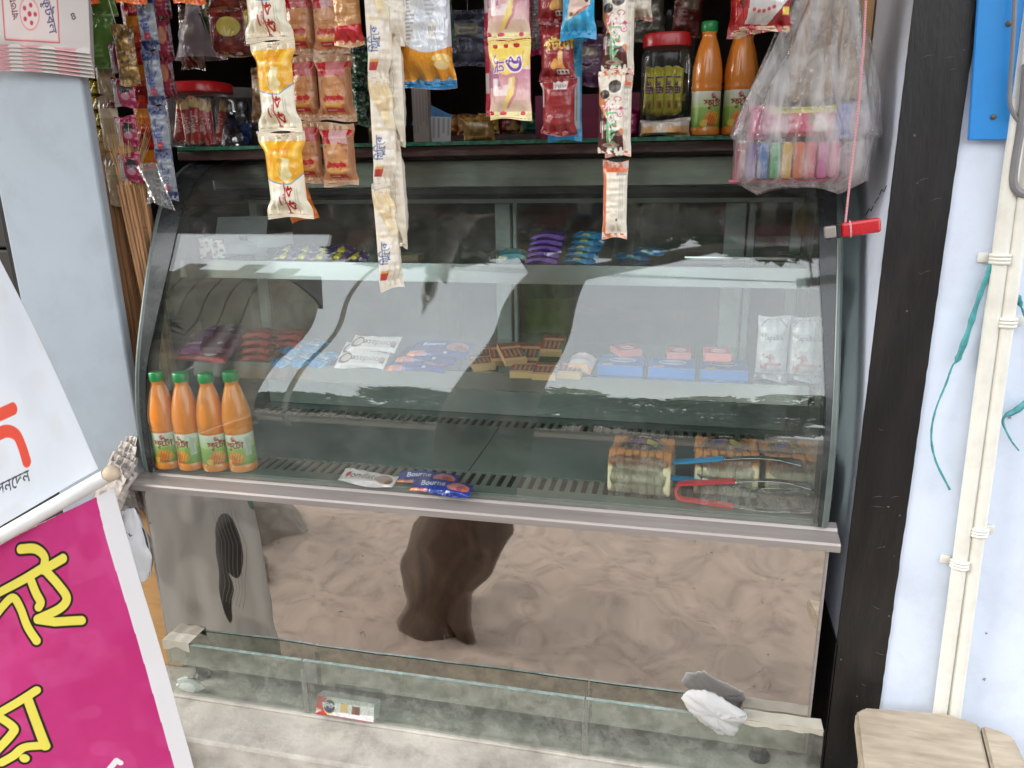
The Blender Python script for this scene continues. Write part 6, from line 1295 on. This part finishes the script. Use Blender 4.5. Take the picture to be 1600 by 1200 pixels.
# breads: sliced loaves in film
M_crumb = mat('bread_crumb', (222, 200, 150), .85, var=.14, vscale=60, bump=.5, bscale=160); M_crust = mat('bread_crust', (166, 102, 52), .65, var=.25, vscale=14, bump=.3)
M_bfilm = film_mat('bread_film', .03, (.9, .88, .84), .06, 1.0, 40, 1.4, .4)
M_bread = print_mat('bread_body', .8, .5, 90, 0)
def bread(px, py, Y, wd, ht, dp, n, lab, yaw):
    c = at(px, py, Y); t = empty('bread_loaf', (c[0], Y, DK), lab, 'bread', 'wrapped breads', (0, 0, yaw)); sw = wd/n; rr = random.Random(int(px))
    for k in range(n):
        x = -wd/2+sw*(k+.5); h_ = ht*(1+rr.uniform(-.02, .02)); nx_ = 9; na = 44; V = []
        a = np.linspace(-math.pi/2, 1.5*math.pi, na, endpoint=False); cy_, sz_ = np.cos(a), np.sin(a)
        py_ = dp/2*np.sign(cy_)*np.abs(cy_)**.32; pz_ = h_/2+h_/2*np.sign(sz_)*np.abs(sz_)**(.42 if True else 1)
        pz_ = pz_+.010*np.exp(-((np.abs(py_)-dp*.30)/(dp*.12))**2)*(pz_ > h_*.8)
        xs = np.linspace(-sw/2, sw/2, nx_)
        for xx in xs:
            g = 1-.035*(abs(xx)/(sw/2))**6; V.append(np.stack([np.full(na, xx), py_*g, (pz_-h_/2)*g+h_/2], 1))
        V = np.array(V); Fq = []
        for i in range(nx_-1):
            for q in range(na): Fq.append((i*na+q, i*na+(q+1) % na, (i+1)*na+(q+1) % na, (i+1)*na+q))
        Z = V[..., 2]/h_; m = np.clip((Z-.74-.05*vnoise(V[..., 0]*60+k*3, V[..., 1]*40, k+3))/.12, 0, 1)[..., None]
        colr = lin((240, 226, 188))*(1-m)+lin((172, 112, 62))*m; colr = colr*(1+.12*vnoise(V[..., 0]*200, V[..., 2]*200+V[..., 1]*90, k))[..., None]
        sl = mesh_np('slice', V.reshape(-1, 3), np.array(Fq), M_bread, t, np.clip(colr, 0, 1).reshape(-1, 3)); sl.location = (x, rr.uniform(-.0015, .0015), .001)
    b = MB()
    def ff(u, v):
        a = u*6.283; e = .35; c_, s_ = math.cos(a), math.sin(a); k = 1.05+.05*float(vnoise(np.array(u*12), np.array(v*8), int(px)))
        top = 1 if v < .8 else 1-(v-.8)*3.2
        return Vector((wd/2*k*math.copysign(abs(c_)**e, c_)*max(.3, top), dp/2*k*math.copysign(abs(s_)**e, s_)*max(.15, top), ht*1.2*v+.001))
    b.grid(ff, 80, 30).build('film', M_bfilm, t, 'all')
    A = Art(wd*.6, .04, .0013).fill((70, 56, 50)); A.rect(.15, .1, .5, .5, (40, 70, 150)); A.rect(.6, .1, .9, .6, (180, 170, 70)); A.blotch((120, 70, 60), .8, 6, 3, .2); A.text('Bread', .5, .8, .010, (210, 206, 200), 0, .03)
    V = np.stack([(A.x-.5)*A.w, -dp*.1+A.y*.05, np.full(A.x.shape, ht*1.13)+.004*np.cos((A.x-.5)*5)], -1).reshape(-1, 3); mesh_np('label', V, quads(A.nx, A.ny), M_film, t, A.c.reshape(-1, 3))
    return t
bread(1003, 745, .135, .110, .072, .11, 8, 'sliced loaf in clear film, farthest left of the three breads', -.06)
bread(1132, 738, .155, .108, .074, .11, 8, 'sliced loaf in clear film, the middle one of the three breads', 0)
bread(1228, 738, .165, .092, .070, .105, 4, 'wrapped bread in the right corner of the case', .1)
# tongs
def tongs(px, py, Y, handle, lab, L, ang, zoff, yaw):
    c = at(px, py, Y); t = empty('tongs', (c[0], Y, DK+zoff), lab, 'tongs', 'serving tongs', (0, 0, yaw)); M_h = mat('tong_%s' % handle[0], handle[1], .35, var=.05, coat=.2)
    R_ = .0145
    arm = lambda s_, x: (x, -.004*s_, R_*s_*(1+x/L*ang) if x > 0 else 0)
    up_ = [(.045, 0, R_*1.45), (.022, 0, R_*1.2), (0, 0, R_), (-.008, 0, R_*.75), (-.012, 0, 0), (-.008, 0, -R_*.75), (0, 0, -R_), (.022, 0, -R_*1.1), (.045, 0, -R_*1.2)]
    U = [(.085, 0, R_*1.9)]+up_+[(.085, 0, -R_*1.35)]
    P = catmull([(q[0], q[2]) for q in U], 5); b = MB()
    n = len(P); tn = np.gradient(P, axis=0); tn /= np.linalg.norm(tn, axis=1)[:, None]; nn = np.stack([-tn[:, 1], tn[:, 0]], 1)
    for i in range(n-1):
        q = [b.bm.verts.new((p_[0], y_, p_[1])) for p_, y_ in ()]
    rings = []
    for i in range(n): rings.append([b.bm.verts.new((P[i][0]+nn[i][0]*o_, y_, P[i][1]+nn[i][1]*o_)) for o_, y_ in ((-.0022, -.007), (.0022, -.007), (.0022, .007), (-.0022, .007))])
    for i in range(n-1):
        for k in range(4): b.bm.faces.new((rings[i][k], rings[i][(k+1) % 4], rings[i+1][(k+1) % 4], rings[i+1][k]))
    b.bm.faces.new(rings[0]); b.bm.faces.new(rings[-1][::-1]); b.build('grip', M_h, t, 40)
    for s_, z0_, z1_ in ((1, R_*1.9, R_*2.0), (-1, -R_*1.35, -R_*.9)):
        b = MB(); b.grid(lambda u, v: Vector((.085+(L-.085)*u, (v-.5)*(.013+.026*max(0, u-.72)*3.2*(1-max(0, u-.8)*2.2)), z0_+(z1_-z0_)*u+s_*.006*math.sin(u*3.1)-.012*max(0, u-.72)*(1-4*(v-.5)**2)*2)), 26, 6)
        o = b.build('arm', M_steel2, t, 'all'); sd = o.modifiers.new('thick', 'SOLIDIFY'); sd.thickness = .0014
M_steel2 = mat('polished_steel', (206, 208, 206), .12, metal=1, var=.04)
tongs(1050, 745, .10, ('blue', (24, 140, 190)), 'serving tongs with a bright blue grip lying before the breads', .215, .5, .050, .0)
tongs(1066, 785, .075, ('red', (206, 54, 62)), 'serving tongs with a red grip lying nearest the ledge', .21, .5, .0215, -.03)
b = MB(); b.grid(lambda u, v: Vector((.03+.19*u, -.03+.06*v+.003*math.sin(u*9), .012+.034*math.sin(math.pi*v)*(.8+.2*math.sin(u*7))+.003*float(vnoise(np.array(u*14), np.array(v*6), 3)))), 40, 14)
c = at(1066, 785, .075); tag(b.build('film_sleeve', film_mat('sleeve_film', .05, (.85, .85, .85), .05, .8, 50, 1.5), None, 'all', loc=(c[0], .075, DK)), 'clear film sleeve around the red-grip tongs', 'wrapper')
# green bottles standing behind the rear panes
M_gb = mat('green_bottle_plastic', (60, 160, 70), .2, var=.15, coat=.5); M_gl = mat('lime_label', (170, 196, 70), .4, var=.3)
for k, x in enumerate((836, 872)):
    c = at(x, 470, .545); t = empty('green_bottle', (c[0], .555, .02), ('left green soft drink bottle behind the rear pane', 'right green soft drink bottle behind the rear pane')[k], 'bottle', 'green bottles behind the case')
    b = MB(); b.lathe([(.03, 0), (.034, .01), (.034, .12), (.031, .15), (.034, .18), (.034, .30), (.028, .345), (.016, .38), (.013, .40)], 28); b.build('body', M_gb, t, 50)
    b = MB(); b.lathe([(.0345, .19), (.0345, .27)], 28, cap=False); b.build('label', M_gl, t, True); b = MB(); b.lathe([(.015, .398), (.015, .415), (.013, .417)], 20); b.build('cap', M_cap, t, 40)
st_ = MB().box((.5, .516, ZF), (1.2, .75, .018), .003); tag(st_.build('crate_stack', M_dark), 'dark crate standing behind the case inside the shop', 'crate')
